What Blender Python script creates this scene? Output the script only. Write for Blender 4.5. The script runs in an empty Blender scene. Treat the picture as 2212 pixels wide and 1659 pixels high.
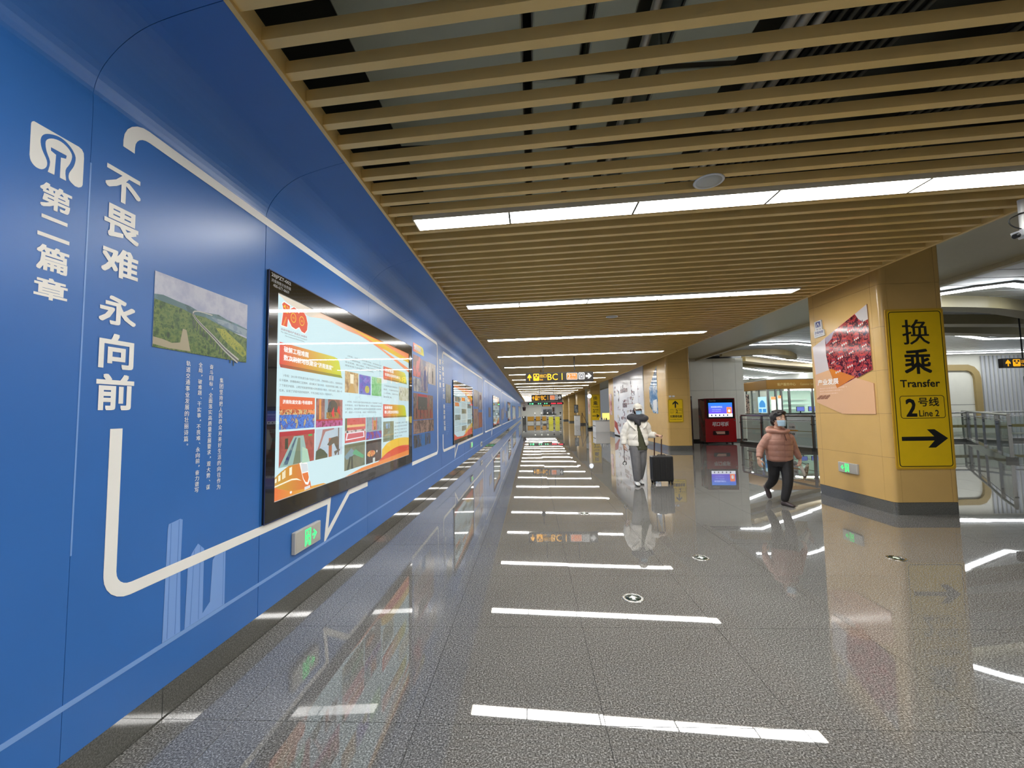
import bpy, bmesh, math, random
from mathutils import Vector, Matrix
random.seed(7)
SC = bpy.context.scene
COL = SC.collection
PI = math.pi
# ------------------------------------------------------------------ camera
CAM_F, CAM_YAW, CAM_PITCH, CAM_ROLL, CAM_H = 903.2, -0.04485, 0.06634, -0.01745, 1.5
f = Vector((math.sin(CAM_YAW)*math.cos(CAM_PITCH), math.cos(CAM_YAW)*math.cos(CAM_PITCH), math.sin(CAM_PITCH)))
r = Vector((math.cos(CAM_YAW), -math.sin(CAM_YAW), 0))
u = r.cross(f)
r2 = r*math.cos(CAM_ROLL) + u*math.sin(CAM_ROLL)
u2 = -r*math.sin(CAM_ROLL) + u*math.cos(CAM_ROLL)
cam_d = bpy.data.cameras.new('camera'); cam_d.lens = CAM_F/2212*36; cam_d.sensor_width = 36; cam_d.clip_start = .05; cam_d.clip_end = 300
cam = bpy.data.objects.new('camera', cam_d); COL.objects.link(cam)
cam.matrix_world = Matrix(((r2.x, u2.x, -f.x, 0), (r2.y, u2.y, -f.y, 0), (r2.z, u2.z, -f.z, CAM_H), (0, 0, 0, 1)))
SC.camera = cam
# ------------------------------------------------------------------ world, exposure
w = bpy.data.worlds.new('world'); SC.world = w; w.use_nodes = True
w.node_tree.nodes['Background'].inputs[0].default_value = (.75, .8, .85, 1)
w.node_tree.nodes['Background'].inputs[1].default_value = .2
SC.view_settings.view_transform = 'Standard'; SC.view_settings.look = 'None'
SC.view_settings.gamma = 1; SC.view_settings.use_curve_mapping = False
SC.view_settings.exposure = 0.18
SC.cycles.max_bounces = 7; SC.cycles.diffuse_bounces = 3; SC.cycles.glossy_bounces = 4
SC.cycles.transparent_max_bounces = 24; SC.cycles.transmission_bounces = 4
SC.cycles.caustics_reflective = True; SC.cycles.caustics_refractive = False
SC.cycles.sample_clamp_indirect = 4.0
SC.cycles.use_denoising = True
LAMP = 30.        # radiance of the ceiling light diffusers
BACK = 0.93       # radiance of the backlit posters
HALL = 26.0       # radiance of the hall light lines
# ------------------------------------------------------------------ materials
def c(r, g, b):
    def l(x):
        x /= 255.0
        return x/12.92 if x <= .04045 else ((x+.055)/1.055)**2.4
    return (l(r), l(g), l(b), 1)
_m = {}
def mat(name, col=(.5, .5, .5, 1), rough=.5, metal=0., emit=0., ecol=None, spec=.5, noise=0., nscale=20., bump=0., coat=0.):
    if name in _m: return _m[name]
    m = bpy.data.materials.new(name); m.use_nodes = True
    nt = m.node_tree; b = nt.nodes['Principled BSDF']
    b.inputs['Base Color'].default_value = col; b.inputs['Roughness'].default_value = rough
    b.inputs['Metallic'].default_value = metal; b.inputs['Specular IOR Level'].default_value = spec
    if coat: b.inputs['Coat Weight'].default_value = coat; b.inputs['Coat Roughness'].default_value = .03
    if emit:
        b.inputs['Emission Color'].default_value = ecol or col; b.inputs['Emission Strength'].default_value = emit
    if noise or bump:
        g = nt.nodes.new('ShaderNodeTexCoord'); n = nt.nodes.new('ShaderNodeTexNoise')
        n.inputs['Scale'].default_value = nscale; n.inputs['Detail'].default_value = 4
        nt.links.new(g.outputs['Object'], n.inputs['Vector'])
        if noise:
            h = nt.nodes.new('ShaderNodeHueSaturation'); h.inputs['Color'].default_value = col
            mr = nt.nodes.new('ShaderNodeMapRange'); mr.inputs[1].default_value = .3; mr.inputs[2].default_value = .7
            mr.inputs[3].default_value = 1-noise; mr.inputs[4].default_value = 1+noise
            nt.links.new(n.outputs['Fac'], mr.inputs[0]); nt.links.new(mr.outputs[0], h.inputs['Value'])
            nt.links.new(h.outputs[0], b.inputs['Base Color'])
        if bump:
            bp = nt.nodes.new('ShaderNodeBump'); bp.inputs['Strength'].default_value = bump; bp.inputs['Distance'].default_value = .01
            nt.links.new(n.outputs['Fac'], bp.inputs['Height']); nt.links.new(bp.outputs[0], b.inputs['Normal'])
    _m[name] = m
    return m
def glass_mat(name, tint=(1, 1, 1, 1), refl=1.5, rough=.01, alpha=0.):
    if name in _m: return _m[name]
    m = bpy.data.materials.new(name); m.use_nodes = True; nt = m.node_tree; nt.nodes.clear()
    o = nt.nodes.new('ShaderNodeOutputMaterial'); t = nt.nodes.new('ShaderNodeBsdfTransparent'); t.inputs[0].default_value = tint
    g = nt.nodes.new('ShaderNodeBsdfGlossy'); g.inputs['Roughness'].default_value = rough
    lw = nt.nodes.new('ShaderNodeLayerWeight'); lw.inputs[0].default_value = .5; pw = nt.nodes.new('ShaderNodeMath'); pw.operation = 'POWER'; pw.inputs[1].default_value = 5
    fr = nt.nodes.new('ShaderNodeMath'); fr.operation = 'MULTIPLY_ADD'; f0 = ((refl-1)/(refl+1))**2*1.6; fr.inputs[1].default_value = 1-f0; fr.inputs[2].default_value = f0
    nt.links.new(lw.outputs['Facing'], pw.inputs[0]); nt.links.new(pw.outputs[0], fr.inputs[0]); mx = nt.nodes.new('ShaderNodeMixShader')
    nt.links.new(fr.outputs[0], mx.inputs[0]); nt.links.new(t.outputs[0], mx.inputs[1]); nt.links.new(g.outputs[0], mx.inputs[2])
    nt.links.new(mx.outputs[0], o.inputs[0]); _m[name] = m
    return m
def photo(name, cols, scale=6., emit=0., stretch=(1, 1, 1), hard=True, rough=.3, detail=6.):
    """printed picture: patches of the picture's own colours"""
    if name in _m: return _m[name]
    m = bpy.data.materials.new(name); m.use_nodes = True; nt = m.node_tree; b = nt.nodes['Principled BSDF']
    g = nt.nodes.new('ShaderNodeTexCoord'); mp = nt.nodes.new('ShaderNodeMapping'); mp.inputs['Scale'].default_value = stretch
    n = nt.nodes.new('ShaderNodeTexNoise'); n.inputs['Scale'].default_value = scale; n.inputs['Detail'].default_value = detail; n.inputs['Roughness'].default_value = .65
    cr = nt.nodes.new('ShaderNodeValToRGB'); cr.color_ramp.interpolation = 'CONSTANT' if hard else 'LINEAR'
    els = cr.color_ramp.elements
    k = len(cols)
    while len(els) < k: els.new(.5)
    for i, col in enumerate(cols):
        els[i].position = .30 + .40*i/max(1, k-(0 if hard else 1)); els[i].color = col
    nt.links.new(g.outputs['Object'], mp.inputs[0]); nt.links.new(mp.outputs[0], n.inputs['Vector']); nt.links.new(n.outputs['Fac'], cr.inputs[0])
    nt.links.new(cr.outputs[0], b.inputs['Base Color']); b.inputs['Roughness'].default_value = rough
    if emit:
        nt.links.new(cr.outputs[0], b.inputs['Emission Color']); b.inputs['Emission Strength'].default_value = emit
        b.inputs['Base Color'].default_value = (.02, .02, .02, 1)
        nt.links.remove(b.inputs['Base Color'].links[0])
    _m[name] = m
    return m
def grad(name, c0, c1, axis, a, bb, emit=0., rough=.3):
    """print whose ink runs from c0 to c1 along an axis (world metres a..bb)"""
    if name in _m: return _m[name]
    m = bpy.data.materials.new(name); m.use_nodes = True; nt = m.node_tree; b = nt.nodes['Principled BSDF']
    g = nt.nodes.new('ShaderNodeTexCoord'); s = nt.nodes.new('ShaderNodeSeparateXYZ'); mr = nt.nodes.new('ShaderNodeMapRange')
    mr.inputs[1].default_value = a; mr.inputs[2].default_value = bb
    mx = nt.nodes.new('ShaderNodeMix'); mx.data_type = 'RGBA'; mx.inputs[6].default_value = c0; mx.inputs[7].default_value = c1
    nt.links.new(g.outputs['Object'], s.inputs[0]); nt.links.new(s.outputs['XYZ'.index(axis)], mr.inputs[0]); nt.links.new(mr.outputs[0], mx.inputs[0])
    b.inputs['Roughness'].default_value = rough
    if emit:
        nt.links.new(mx.outputs[2], b.inputs['Emission Color']); b.inputs['Emission Strength'].default_value = emit; b.inputs['Base Color'].default_value = (.02, .02, .02, 1)
    else: nt.links.new(mx.outputs[2], b.inputs['Base Color'])
    _m[name] = m
    return m
def granite(name, cols, rough=.06, scale=150.):
    m = bpy.data.materials.new(name); m.use_nodes = True; nt = m.node_tree; b = nt.nodes['Principled BSDF']
    g = nt.nodes.new('ShaderNodeNewGeometry')
    n = nt.nodes.new('ShaderNodeTexNoise'); n.inputs['Scale'].default_value = scale; n.inputs['Detail'].default_value = 3; n.inputs['Roughness'].default_value = .75
    cr = nt.nodes.new('ShaderNodeValToRGB'); els = cr.color_ramp.elements
    while len(els) < len(cols): els.new(.5)
    for i, (p, col) in enumerate(cols): els[i].position = p; els[i].color = col
    n2 = nt.nodes.new('ShaderNodeTexNoise'); n2.inputs['Scale'].default_value = .9; n2.inputs['Detail'].default_value = 3
    mr = nt.nodes.new('ShaderNodeMapRange'); mr.inputs[1].default_value = .3; mr.inputs[2].default_value = .7; mr.inputs[3].default_value = .9; mr.inputs[4].default_value = 1.1
    h = nt.nodes.new('ShaderNodeHueSaturation')
    nt.links.new(g.outputs['Position'], n.inputs['Vector']); nt.links.new(g.outputs['Position'], n2.inputs['Vector'])
    nt.links.new(n.outputs['Fac'], cr.inputs[0]); nt.links.new(cr.outputs[0], h.inputs['Color']); nt.links.new(n2.outputs['Fac'], mr.inputs[0])
    nt.links.new(mr.outputs[0], h.inputs['Value']); nt.links.new(h.outputs[0], b.inputs['Base Color'])
    b.inputs['Roughness'].default_value = rough; b.inputs['IOR'].default_value = 1.75
    _m[name] = m
    return m
# ------------------------------------------------------------------ mesh building
class MB:
    def __init__(s): s.v = []; s.f = []; s.sm = []
    def add(s, vs, fs, smooth=False):
        o = len(s.v); s.v += [tuple(p) for p in vs]; s.f += [tuple(i+o for i in q) for q in fs]; s.sm += [smooth]*len(fs); return s
    def box(s, a, b, M=None):
        x0, y0, z0 = a; x1, y1, z1 = b
        vs = [Vector(p) for p in ((x0,y0,z0),(x1,y0,z0),(x1,y1,z0),(x0,y1,z0),(x0,y0,z1),(x1,y0,z1),(x1,y1,z1),(x0,y1,z1))]
        if M is not None: vs = [M @ p for p in vs]
        return s.add(vs, [(3,2,1,0),(4,5,6,7),(0,1,5,4),(1,2,6,5),(2,3,7,6),(3,0,4,7)])
    def cyl(s, p, q, r0, r1=None, n=12, caps=True, smooth=True):
        p, q = Vector(p), Vector(q); r1 = r0 if r1 is None else r1
        d = (q-p).normalized(); a = d.orthogonal().normalized(); b = d.cross(a)
        vs = [p+(a*math.cos(t)+b*math.sin(t))*r0 for t in (2*PI*i/n for i in range(n))] + [q+(a*math.cos(t)+b*math.sin(t))*r1 for t in (2*PI*i/n for i in range(n))]
        s.add(vs, [(i, (i+1)%n, n+(i+1)%n, n+i) for i in range(n)], smooth)
        if caps: s.add(vs, [tuple(reversed(range(n))), tuple(range(n, 2*n))])
        return s
    def tube(s, pts, rad, n=8, closed=False):
        pts = [Vector(p) for p in pts]; N = len(pts); rings = []; a = None
        for i, p in enumerate(pts):
            d = ((pts[(i+1)%N] if closed or i < N-1 else p) - (pts[i-1] if closed or i > 0 else p)).normalized()
            a = (d.orthogonal() if a is None else a - d*a.dot(d)).normalized(); b = d.cross(a)
            rr = rad[i] if isinstance(rad, (list, tuple)) else rad
            rings.append([p+(a*math.cos(2*PI*k/n)+b*math.sin(2*PI*k/n))*rr for k in range(n)])
        vs = [q for g in rings for q in g]; fs = []
        for i in range(N if closed else N-1):
            j = (i+1) % N
            fs += [(i*n+k, i*n+(k+1)%n, j*n+(k+1)%n, j*n+k) for k in range(n)]
        s.add(vs, fs, True)
        if not closed: s.add(vs, [tuple(reversed(range(n))), tuple(range((N-1)*n, N*n))])
        return s
    def ring(s, prof, n=20, c=(0, 0, 0)):
        """lathe of (radius, z)"""
        vs = [(c[0]+q[0]*math.cos(2*PI*k/n), c[1]+q[0]*math.sin(2*PI*k/n), c[2]+q[1]) for q in prof for k in range(n)]
        fs = [(i*n+k, i*n+(k+1)%n, (i+1)*n+(k+1)%n, (i+1)*n+k) for i in range(len(prof)-1) for k in range(n)]
        s.add(vs, fs, True); s.add(vs, [tuple(reversed(range(n))), tuple(range((len(prof)-1)*n, len(prof)*n))]); return s
    def extrude(s, prof, p0, p1, plane='XZ'):
        """closed (x,z) profile run along y from p0 to p1"""
        n = len(prof)
        vs = [(a, p0, b) for a, b in prof] + [(a, p1, b) for a, b in prof]
        return s.add(vs, [(i, n+i, n+(i+1)%n, (i+1)%n) for i in range(n)] + [tuple(range(n)), tuple(reversed(range(n, 2*n)))])
    def mesh(s, name):
        m = bpy.data.meshes.new(name); m.from_pydata(s.v, [], s.f)
        if any(s.sm): m.polygons.foreach_set('use_smooth', s.sm)
        m.update(); return m
def link(name, me, m, parent=None):
    if isinstance(me, MB): me = me.mesh(name)
    o = bpy.data.objects.new(name, me); COL.objects.link(o)
    if m is not None and not me.materials: me.materials.append(m)
    if parent is not None: o.parent = parent
    return o
def fixn(o):
    bm = bmesh.new(); bm.from_mesh(o.data); bmesh.ops.recalc_face_normals(bm, faces=bm.faces); bm.to_mesh(o.data); bm.free(); return o
def bevel(o, wd=.005, seg=2):
    bm = bmesh.new(); bm.from_mesh(o.data); bmesh.ops.remove_doubles(bm, verts=bm.verts, dist=1e-6)
    bmesh.ops.recalc_face_normals(bm, faces=bm.faces)
    es = [e for e in bm.edges if len(e.link_faces) == 2 and e.calc_face_angle(0) > .6]
    bmesh.ops.bevel(bm, geom=es, offset=wd, segments=seg, profile=.7, affect='EDGES', clamp_overlap=True)
    bm.to_mesh(o.data); bm.free(); return o
def tag(o, label=None, cat=None, group=None, kind=None):
    if label: o['label'] = label
    if cat: o['category'] = cat
    if group: o['group'] = group
    if kind: o['kind'] = kind
    return o
def thing(name, label, cat, loc=(0, 0, 0), rz=0, group=None):
    o = bpy.data.objects.new(name, None); COL.objects.link(o); o.location = loc; o.rotation_euler = (0, 0, rz); o.empty_display_size = .1
    return tag(o, label, cat, group)
def copy_tree(o, parent=None):
    n = o.copy(); COL.objects.link(n); n.parent = parent
    for ch in [q for q in bpy.data.objects if q.parent == o]: copy_tree(ch, n)
    return n
class Plane:
    """a flat face in the place: u runs right, v runs up, d stands proud of it"""
    def __init__(s, o, right, up=(0, 0, 1)): s.o = Vector(o); s.r = Vector(right); s.u = Vector(up); s.n = s.r.cross(s.u)
    def __call__(s, u, v, d=0.): return s.o + s.r*u + s.u*v + s.n*d
def poly(pl, pts, d0=0., th=.002, mb=None):
    """flat shape with a real thickness standing on a plane"""
    bm = bmesh.new(); vs = [bm.verts.new(pl(a, b, d0+th)) for a, b in pts]
    try: fc = bm.faces.new(vs)
    except ValueError: bm.free(); return mb
    fc.normal_update()
    if fc.normal.dot(pl.n) < 0: fc.normal_flip()
    bmesh.ops.triangulate(bm, faces=[fc])
    mb = mb or MB(); n = len(pts)
    bm.verts.ensure_lookup_table(); bm.verts.index_update()
    mb.add([v.co for v in bm.verts], [tuple(v.index for v in q.verts) for q in bm.faces])
    top = [pl(a, b, d0+th) for a, b in pts]; bot = [pl(a, b, d0) for a, b in pts]
    mb.add(top+bot, [(i, n+i, n+(i+1)%n, (i+1)%n) for i in range(n)])
    bm.free(); return mb
def rect(pl, u0, v0, u1, v1, d0=0., th=.002, mb=None): return poly(pl, [(u0, v0), (u1, v0), (u1, v1), (u0, v1)], d0, th, mb)
def rrect(u0, v0, u1, v1, r, n=5):
    out = []
    for cx, cy, a in ((u1-r, v0+r, -90), (u1-r, v1-r, 0), (u0+r, v1-r, 90), (u0+r, v0+r, 180)):
        out += [(cx+r*math.cos(math.radians(a+90*k/n)), cy+r*math.sin(math.radians(a+90*k/n))) for k in range(n+1)]
    return out
def ribbon(pts, wd, closed=False):
    """outline(s) of a band of width wd along a path"""
    P = [Vector(p) for p in pts]; N = len(P); L = []; R = []
    for i, p in enumerate(P):
        a = (p-P[i-1]).normalized() if (closed or i > 0) else None
        b = (P[(i+1) % N]-p).normalized() if (closed or i < N-1) else None
        if a is None: a = b
        if b is None: b = a
        na = Vector((-a.y, a.x)); nb = Vector((-b.y, b.x)); m = (na+nb)
        m = m.normalized() if m.length > 1e-4 else na
        k = wd/2/max(.35, m.dot(na)); L.append(p+m*k); R.append(p-m*k)
    return L, R
def band(pl, pts, wd, closed=False, d0=0., th=.0014, mb=None):
    L, R = ribbon(pts, wd, closed); mb = mb or MB(); N = len(L)
    for i in range(N if closed else N-1):
        j = (i+1) % N
        q = [L[i], R[i], R[j], L[j]]
        vs = [pl(p.x, p.y, d0+th) for p in q] + [pl(p.x, p.y, d0) for p in q]
        mb.add(vs, [(0,1,2,3),(1,5,6,2),(3,7,4,0)] + ([(0,4,5,1)] if i == 0 and not closed else []) + ([(2,6,7,3)] if i == N-2 and not closed else []))
    return mb
def ell(cu, cv, ru, rv, n=24, a0=0, a1=360):
    return [(cu+ru*math.cos(math.radians(a0+(a1-a0)*k/n)), cv+rv*math.sin(math.radians(a0+(a1-a0)*k/n))) for k in range(n+(0 if abs(a1-a0) == 360 else 1))]
_tx = {}
def glyphs(s, bold=0., shear=0.):
    key = (s, bold, shear)
    if key in _tx: return _tx[key]
    cu = bpy.data.curves.new('t', 'FONT'); cu.body = s; cu.size = 1; cu.offset = bold; cu.resolution_u = 2; cu.shear = shear
    o = bpy.data.objects.new('t', cu); COL.objects.link(o)
    dg = bpy.context.evaluated_depsgraph_get(); me = bpy.data.meshes.new_from_object(o.evaluated_get(dg))
    vs = [(v.co.x, v.co.y) for v in me.vertices]; fs = [tuple(p.vertices) for p in me.polygons]
    bpy.data.objects.remove(o); bpy.data.curves.remove(cu); bpy.data.meshes.remove(me)
    _tx[key] = (vs, fs); return _tx[key]
def write(pl, s, u0, v0, w, h, bold=.01, d=.0016, mb=None, shear=0.):
    """lettering fitted into the box (u0,v0,w,h) of a plane; w=None keeps the proportions"""
    vs, fs = glyphs(s, 0., shear); mb = mb or MB()
    if not vs: return mb
    if bold > .004:
        # heavier strokes: the same glyph laid down with small shifts
        bw = min(bold*1.1, .028)*h; ww = w
        for i, (a, b) in enumerate(((-1, -1), (1, 1), (-1, 1), (1, -1), (0, 1), (0, -1), (1, 0), (-1, 0)) if bold > .015 else ((-1, 0), (1, 0))):
            write(pl, s, u0+bw+a*bw, v0+bw+b*bw, None if ww is None else max(1e-4, ww-2*bw), h-2*bw, 0., d+.00002*i, mb, shear)
        return mb
    x0 = min(v[0] for v in vs); x1 = max(v[0] for v in vs); y0 = min(v[1] for v in vs); y1 = max(v[1] for v in vs)
    sy = h/max(1e-6, y1-y0); sx = sy if w is None else w/max(1e-6, x1-x0)
    o = len(mb.v)
    pts = [pl(u0+(x-x0)*sx, v0+(y-y0)*sy, d) for x, y in vs]
    good = []
    for q in fs:
        a, b_, e = (pts[q[i]] for i in (0, 1, 2))
        good.append(q if (b_-a).cross(e-a).dot(pl.n) > 0 else tuple(reversed(q)))
    return mb.add(pts, good)
def smooth_profile(pts, n=4):
    """Catmull-Rom through points"""
    P = [Vector(p) for p in pts]; out = []
    for i in range(len(P)-1):
        a = P[max(0, i-1)]; b = P[i]; cc = P[i+1]; d = P[min(len(P)-1, i+2)]
        for k in range(n):
            t = k/n; out.append(.5*((2*b)+(cc-a)*t+(2*a-5*b+4*cc-d)*t*t+(3*b-a-3*cc+d)*t**3))
    out.append(P[-1]); return [tuple(p) for p in out]
# ------------------------------------------------------------------ shared materials
M_TILE = granite('grey polished granite', [(.32, (.034, .034, .032, 1)), (.45, (.11, .108, .102, 1)), (.55, (.21, .206, .196, 1)), (.66, (.52, .515, .50, 1))], rough=.018, scale=120)
M_PLINTH = granite('dark polished granite', [(.32, (.05, .05, .046, 1)), (.5, (.11, .11, .10, 1)), (.68, (.20, .20, .185, 1))], rough=.05, scale=150)
M_GROUT = mat('grout', (.03, .03, .03, 1), .8)
M_BLUE = mat('blue vinyl print', c(50, 110, 186), .32, noise=.05, nscale=1.3, bump=.05)
M_LBLUE = mat('pale blue print', c(124, 164, 222), .34)
M_MBLUE = mat('mid blue print', c(70, 122, 198), .36)
M_WHITE = mat('white vinyl print', c(246, 244, 238), .4)
M_GOLD = mat('tan enamel slat', c(230, 195, 122), .34, noise=.03, nscale=5)
M_GOLDP = mat('gold enamel panel', c(212, 175, 108), .24, noise=.03, nscale=3, bump=.02)
M_DARK = mat('dark void', (.012, .012, .011, 1), .8)
M_SOFF = mat('grey soffit', c(196, 187, 154), .3, noise=.03)
M_CREAM = mat('cream enamel panel', c(236, 234, 220), .32, noise=.03, nscale=2)
M_STEEL = mat('brushed steel', c(170, 170, 168), .25, 1.)
M_STEELD = mat('dark steel', c(95, 95, 92), .35, 1.)
M_BLACK = mat('black gloss', (.008, .008, .008, 1), .12)
M_BLACKM = mat('black matte', (.012, .012, .012, 1), .6)
M_YEL = mat('yellow sign face', c(236, 196, 22), .4, noise=.03, nscale=8)
M_INK = mat('black ink', (.01, .01, .01, 1), .5)
M_LAMP = mat('lit diffuser', (1, 1, 1, 1), .5, emit=LAMP, ecol=(1, .985, .95, 1))
M_LINE = mat('lit line', (1, 1, 1, 1), .5, emit=HALL, ecol=(.93, .97, 1, 1))
M_WPAINT = mat('white painted metal', c(220, 220, 218), .35)
M_SKIN = mat('skin', c(205, 166, 142), .5)
XW = -1.87
WALL = Plane((XW, 0, 0), (0, 1, 0))
# ------------------------------------------------------------------ floor
TP, TX0, TY0 = .912, -.588, 2.11
floor = link('floor', MB().box((-1.95, -9, -.12), (29, 84, -.006)), M_GROUT); tag(floor, 'grey polished granite floor running down the whole concourse', None, None, 'structure')
def tile_box(mb, x0, x1, y0, y1, g=.0016):
    return mb.add([(x0+g, y0+g, 0), (x1-g, y0+g, 0), (x1-g, y1-g, 0), (x0+g, y1-g, 0), (x0+g, y0+g, -.02), (x1-g, y0+g, -.02), (x1-g, y1-g, -.02), (x0+g, y1-g, -.02)],
                  [(0, 1, 2, 3), (0, 4, 5, 1), (1, 5, 6, 2), (2, 6, 7, 3), (3, 7, 4, 0)])
full = tile_box(MB(), -TP/2, TP/2, -TP/2, TP/2).mesh('tile'); full.materials.append(M_TILE)
edge_w = (TX0-TP) - (XW+.002)
half = tile_box(MB(), -edge_w/2, edge_w/2, -TP/2, TP/2).mesh('edge_tile'); half.materials.append(M_TILE)
cells = []
for i in range(-2, 33):
    for j in range(-12, 90):
        x0 = TX0+i*TP; y0 = TY0+j*TP
        if i == -2: x0, x1 = XW+.002, TX0-TP
        else: x1 = x0+TP
        if x0 > 28.5 or (x0 > 12 and y0 > 50): continue
        cx, cy = (x0+x1)/2, y0+TP/2
        dep = cy*.999+.066*-1.5
        vis = dep > .9 and -1.3 < (cx)/max(dep, .01) < 1.4 and 1.5/max(dep, .01) < 1.25
        cells.append((0 if vis else 1, math.hypot(cx, cy), i, x0, x1, cx, cy))
cells.sort()
field = MB()
for k, (_, _, i, x0, x1, cx, cy) in enumerate(cells):
    if k < 300:
        t = link('floor_tile', half if i == -2 else full, None, floor); t.location = (cx, cy, 0)
        t.rotation_euler = (random.gauss(0, .0005), random.gauss(0, .0005), 0)
    else: tile_box(field, x0, x1, cy-TP/2, cy+TP/2)
tag(link('floor_tile_field', field, M_TILE, floor), kind='stuff')
# ------------------------------------------------------------------ blue wall with the cove above it
PROF = smooth_profile([(XW, .152), (XW, 1.6), (XW, 2.60), (XW, 2.85), (XW, 2.935), (-1.832, 3.035), (-1.745, 3.135), (-1.63, 3.21), (-1.46, 3.265), (-1.30, 3.305)], 4)
wall_l = link('wall_left', MB().box((-2.2, -9, 0), (XW-.03, 76, 3.6)), M_DARK); tag(wall_l, 'long blue printed wall with speech bubble frames and light boxes', None, None, 'structure')
seams = [-9, -6, -3.6, -1.2, .25, 1.645, 2.83, 4.72, 6.50, 7.70, 8.62, 9.86, 11.6, 13.35, 14.6, 16.4, 18.4, 20.4, 22.5, 24.5, 27, 30, 33, 37.5, 42, 47, 52, 58, 64, 70, 76]
for a, b in zip(seams[:-1], seams[1:]):
    prof = PROF + [(-1.30, 3.33)] + [(x-.02, z+.015) for x, z in reversed(PROF)]
    dx = random.uniform(-.0015, .0015)
    link('panel', MB().extrude([(x+dx, z) for x, z in prof], a+.0015, b-.0015), M_BLUE, wall_l)
base_l = tag(link('baseboard_left', MB().box((-2.1, -9, -.005), (XW-.004, 76, .150)), M_PLINTH), 'dark granite skirting under the blue wall', None, None, 'structure')
for y in [k*1.824+TY0 for k in range(-6, 40)]:
    link('joint', MB().box((XW-.0045, y-.002, .0), (XW-.0035, y+.002, .15)), M_GROUT, base_l)
tag(link('trim_1', MB().box((-1.298, -9, 3.302), (-1.272, 76, 3.42)), M_GOLD), 'tan edge board between the blue cove and the ceiling slats', None, None, 'structure')
# ------------------------------------------------------------------ slatted ceiling
ceil = tag(link('ceiling', MB().box((-2.2, -9, 4.55), (4.72, 84, 4.65)).box((4.66, -9, 3.85), (4.72, 84, 4.55)).box((-2.2, -9, 3.5), (-2.1, 84, 4.55)), mat('plenum slab', c(70, 72, 64), .8)), 'open ceiling of tan metal slats under a dark service void', None, None, 'structure')
SK = -.088
SP = .2
def yat(y0, x): return y0 + SK*(x+1.27)
ORD = ['fifth', 'sixth', 'seventh', 'eighth', 'ninth', 'tenth', 'eleventh', 'twelfth']
LIGHT_Y = [-6.4, -3.0, .42, 3.84, 7.12, 10.42, 13.74, 17.12, 20.42, 23.8, 27.2, 30.6, 34, 37.4, 40.8, 44.2, 47.6, 51, 54.4, 57.8, 61.2, 64.6, 68, 71.4, 74.8]  # unseen ones behind camera light the scene; farthest pair added to brighten end wall
def slat_mesh(x0, x1):
    mb = MB(); hw = .0275
    vs = []
    for x in (x0, x1):
        y = SK*(x+1.27); vs += [(x, y-hw, 3.32), (x, y+hw, 3.32), (x, y+hw, 3.388), (x, y-hw, 3.388)]
    mb.add(vs, [(0, 1, 5, 4), (1, 2, 6, 5), (2, 3, 7, 6), (3, 0, 4, 7), (0, 3, 2, 1), (4, 5, 6, 7)])
    return mb
S_full = slat_mesh(-1.272, 4.60).mesh('slat'); S_l = slat_mesh(-1.272, -1.075).mesh('slat_stub'); S_r = slat_mesh(4.17, 4.60).mesh('slat_stub')
for q in (S_full, S_l, S_r): q.materials.append(M_GOLD)
lightslots = {round((y-1.885)/SP) for y in LIGHT_Y}
n = 0; farslats = MB()
for k in range(-22, 320):
    y = 1.885+k*SP
    parts = [S_l, S_r] if k in lightslots else [S_full]
    for q in parts:
        if -6 <= k and n < 298:
            o = link('slat', q, None, ceil); o.location.y = y; n += 1
        else:
            rng = {S_full.name: (-1.272, 4.60), S_l.name: (-1.272, -1.075)}.get(q.name, (4.17, 4.60))
            g = slat_mesh(*rng); farslats.add([(a, b+y, z) for a, b, z in g.v], g.f)
tag(link('far_slats', farslats, M_GOLD, ceil), kind='stuff')
tag(link('trim_2', MB().box((4.60, -9, 3.31), (4.64, 84, 3.80)), M_GOLD), 'tan edge board along the column side of the slats', None, None, 'structure')
# lights between the slats
XS = [-1.06, -.165, .97, 2.11, 3.24, 4.155]
def lamp_parts(root):
    fr = MB(); hw = .118
    def seg(x0, x1, y0, y1, z0, z1, mb):
        vs = []
        for x in (x0, x1):
            s = SK*x; vs += [(x, s+y0, z0), (x, s+y1, z0), (x, s+y1, z1), (x, s+y0, z1)]
        mb.add(vs, [(0, 1, 5, 4), (1, 2, 6, 5), (2, 3, 7, 6), (3, 0, 4, 7), (0, 3, 2, 1), (4, 5, 6, 7)])
    seg(XS[0]-.012, XS[-1]+.012, -hw, -hw+.006, 3.302, 3.36, fr); seg(XS[0]-.012, XS[-1]+.012, hw-.006, hw, 3.302, 3.36, fr)
    seg(XS[0]-.012, XS[0], -hw, hw, 3.302, 3.36, fr); seg(XS[-1], XS[-1]+.012, -hw, hw, 3.302, 3.36, fr)
    seg(XS[0]-.012, XS[-1]+.012, -hw, hw, 3.355, 3.362, fr)
    for xx in XS[1:-1]:
        dv = MB(); seg(xx-.010, xx+.010, -hw+.009, hw-.009, 3.301, 3.33, dv); link('divider', dv, M_STEELD, root)
    link('frame', fr, mat('warm white frame', c(232, 222, 196), .4), root)
    for a, b in zip(XS[:-1], XS[1:]):
        d = MB(); seg(a+.008, b-.008, -hw+.009, hw-.009, 3.305, 3.32, d); link('diffuser', d, M_LAMP, root)
names = ['nearest one in view, filling the upper right', 'second one from the camera', 'third one from the camera', 'fourth one, in front of the exit sign']
first = None; kk = 0
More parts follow.
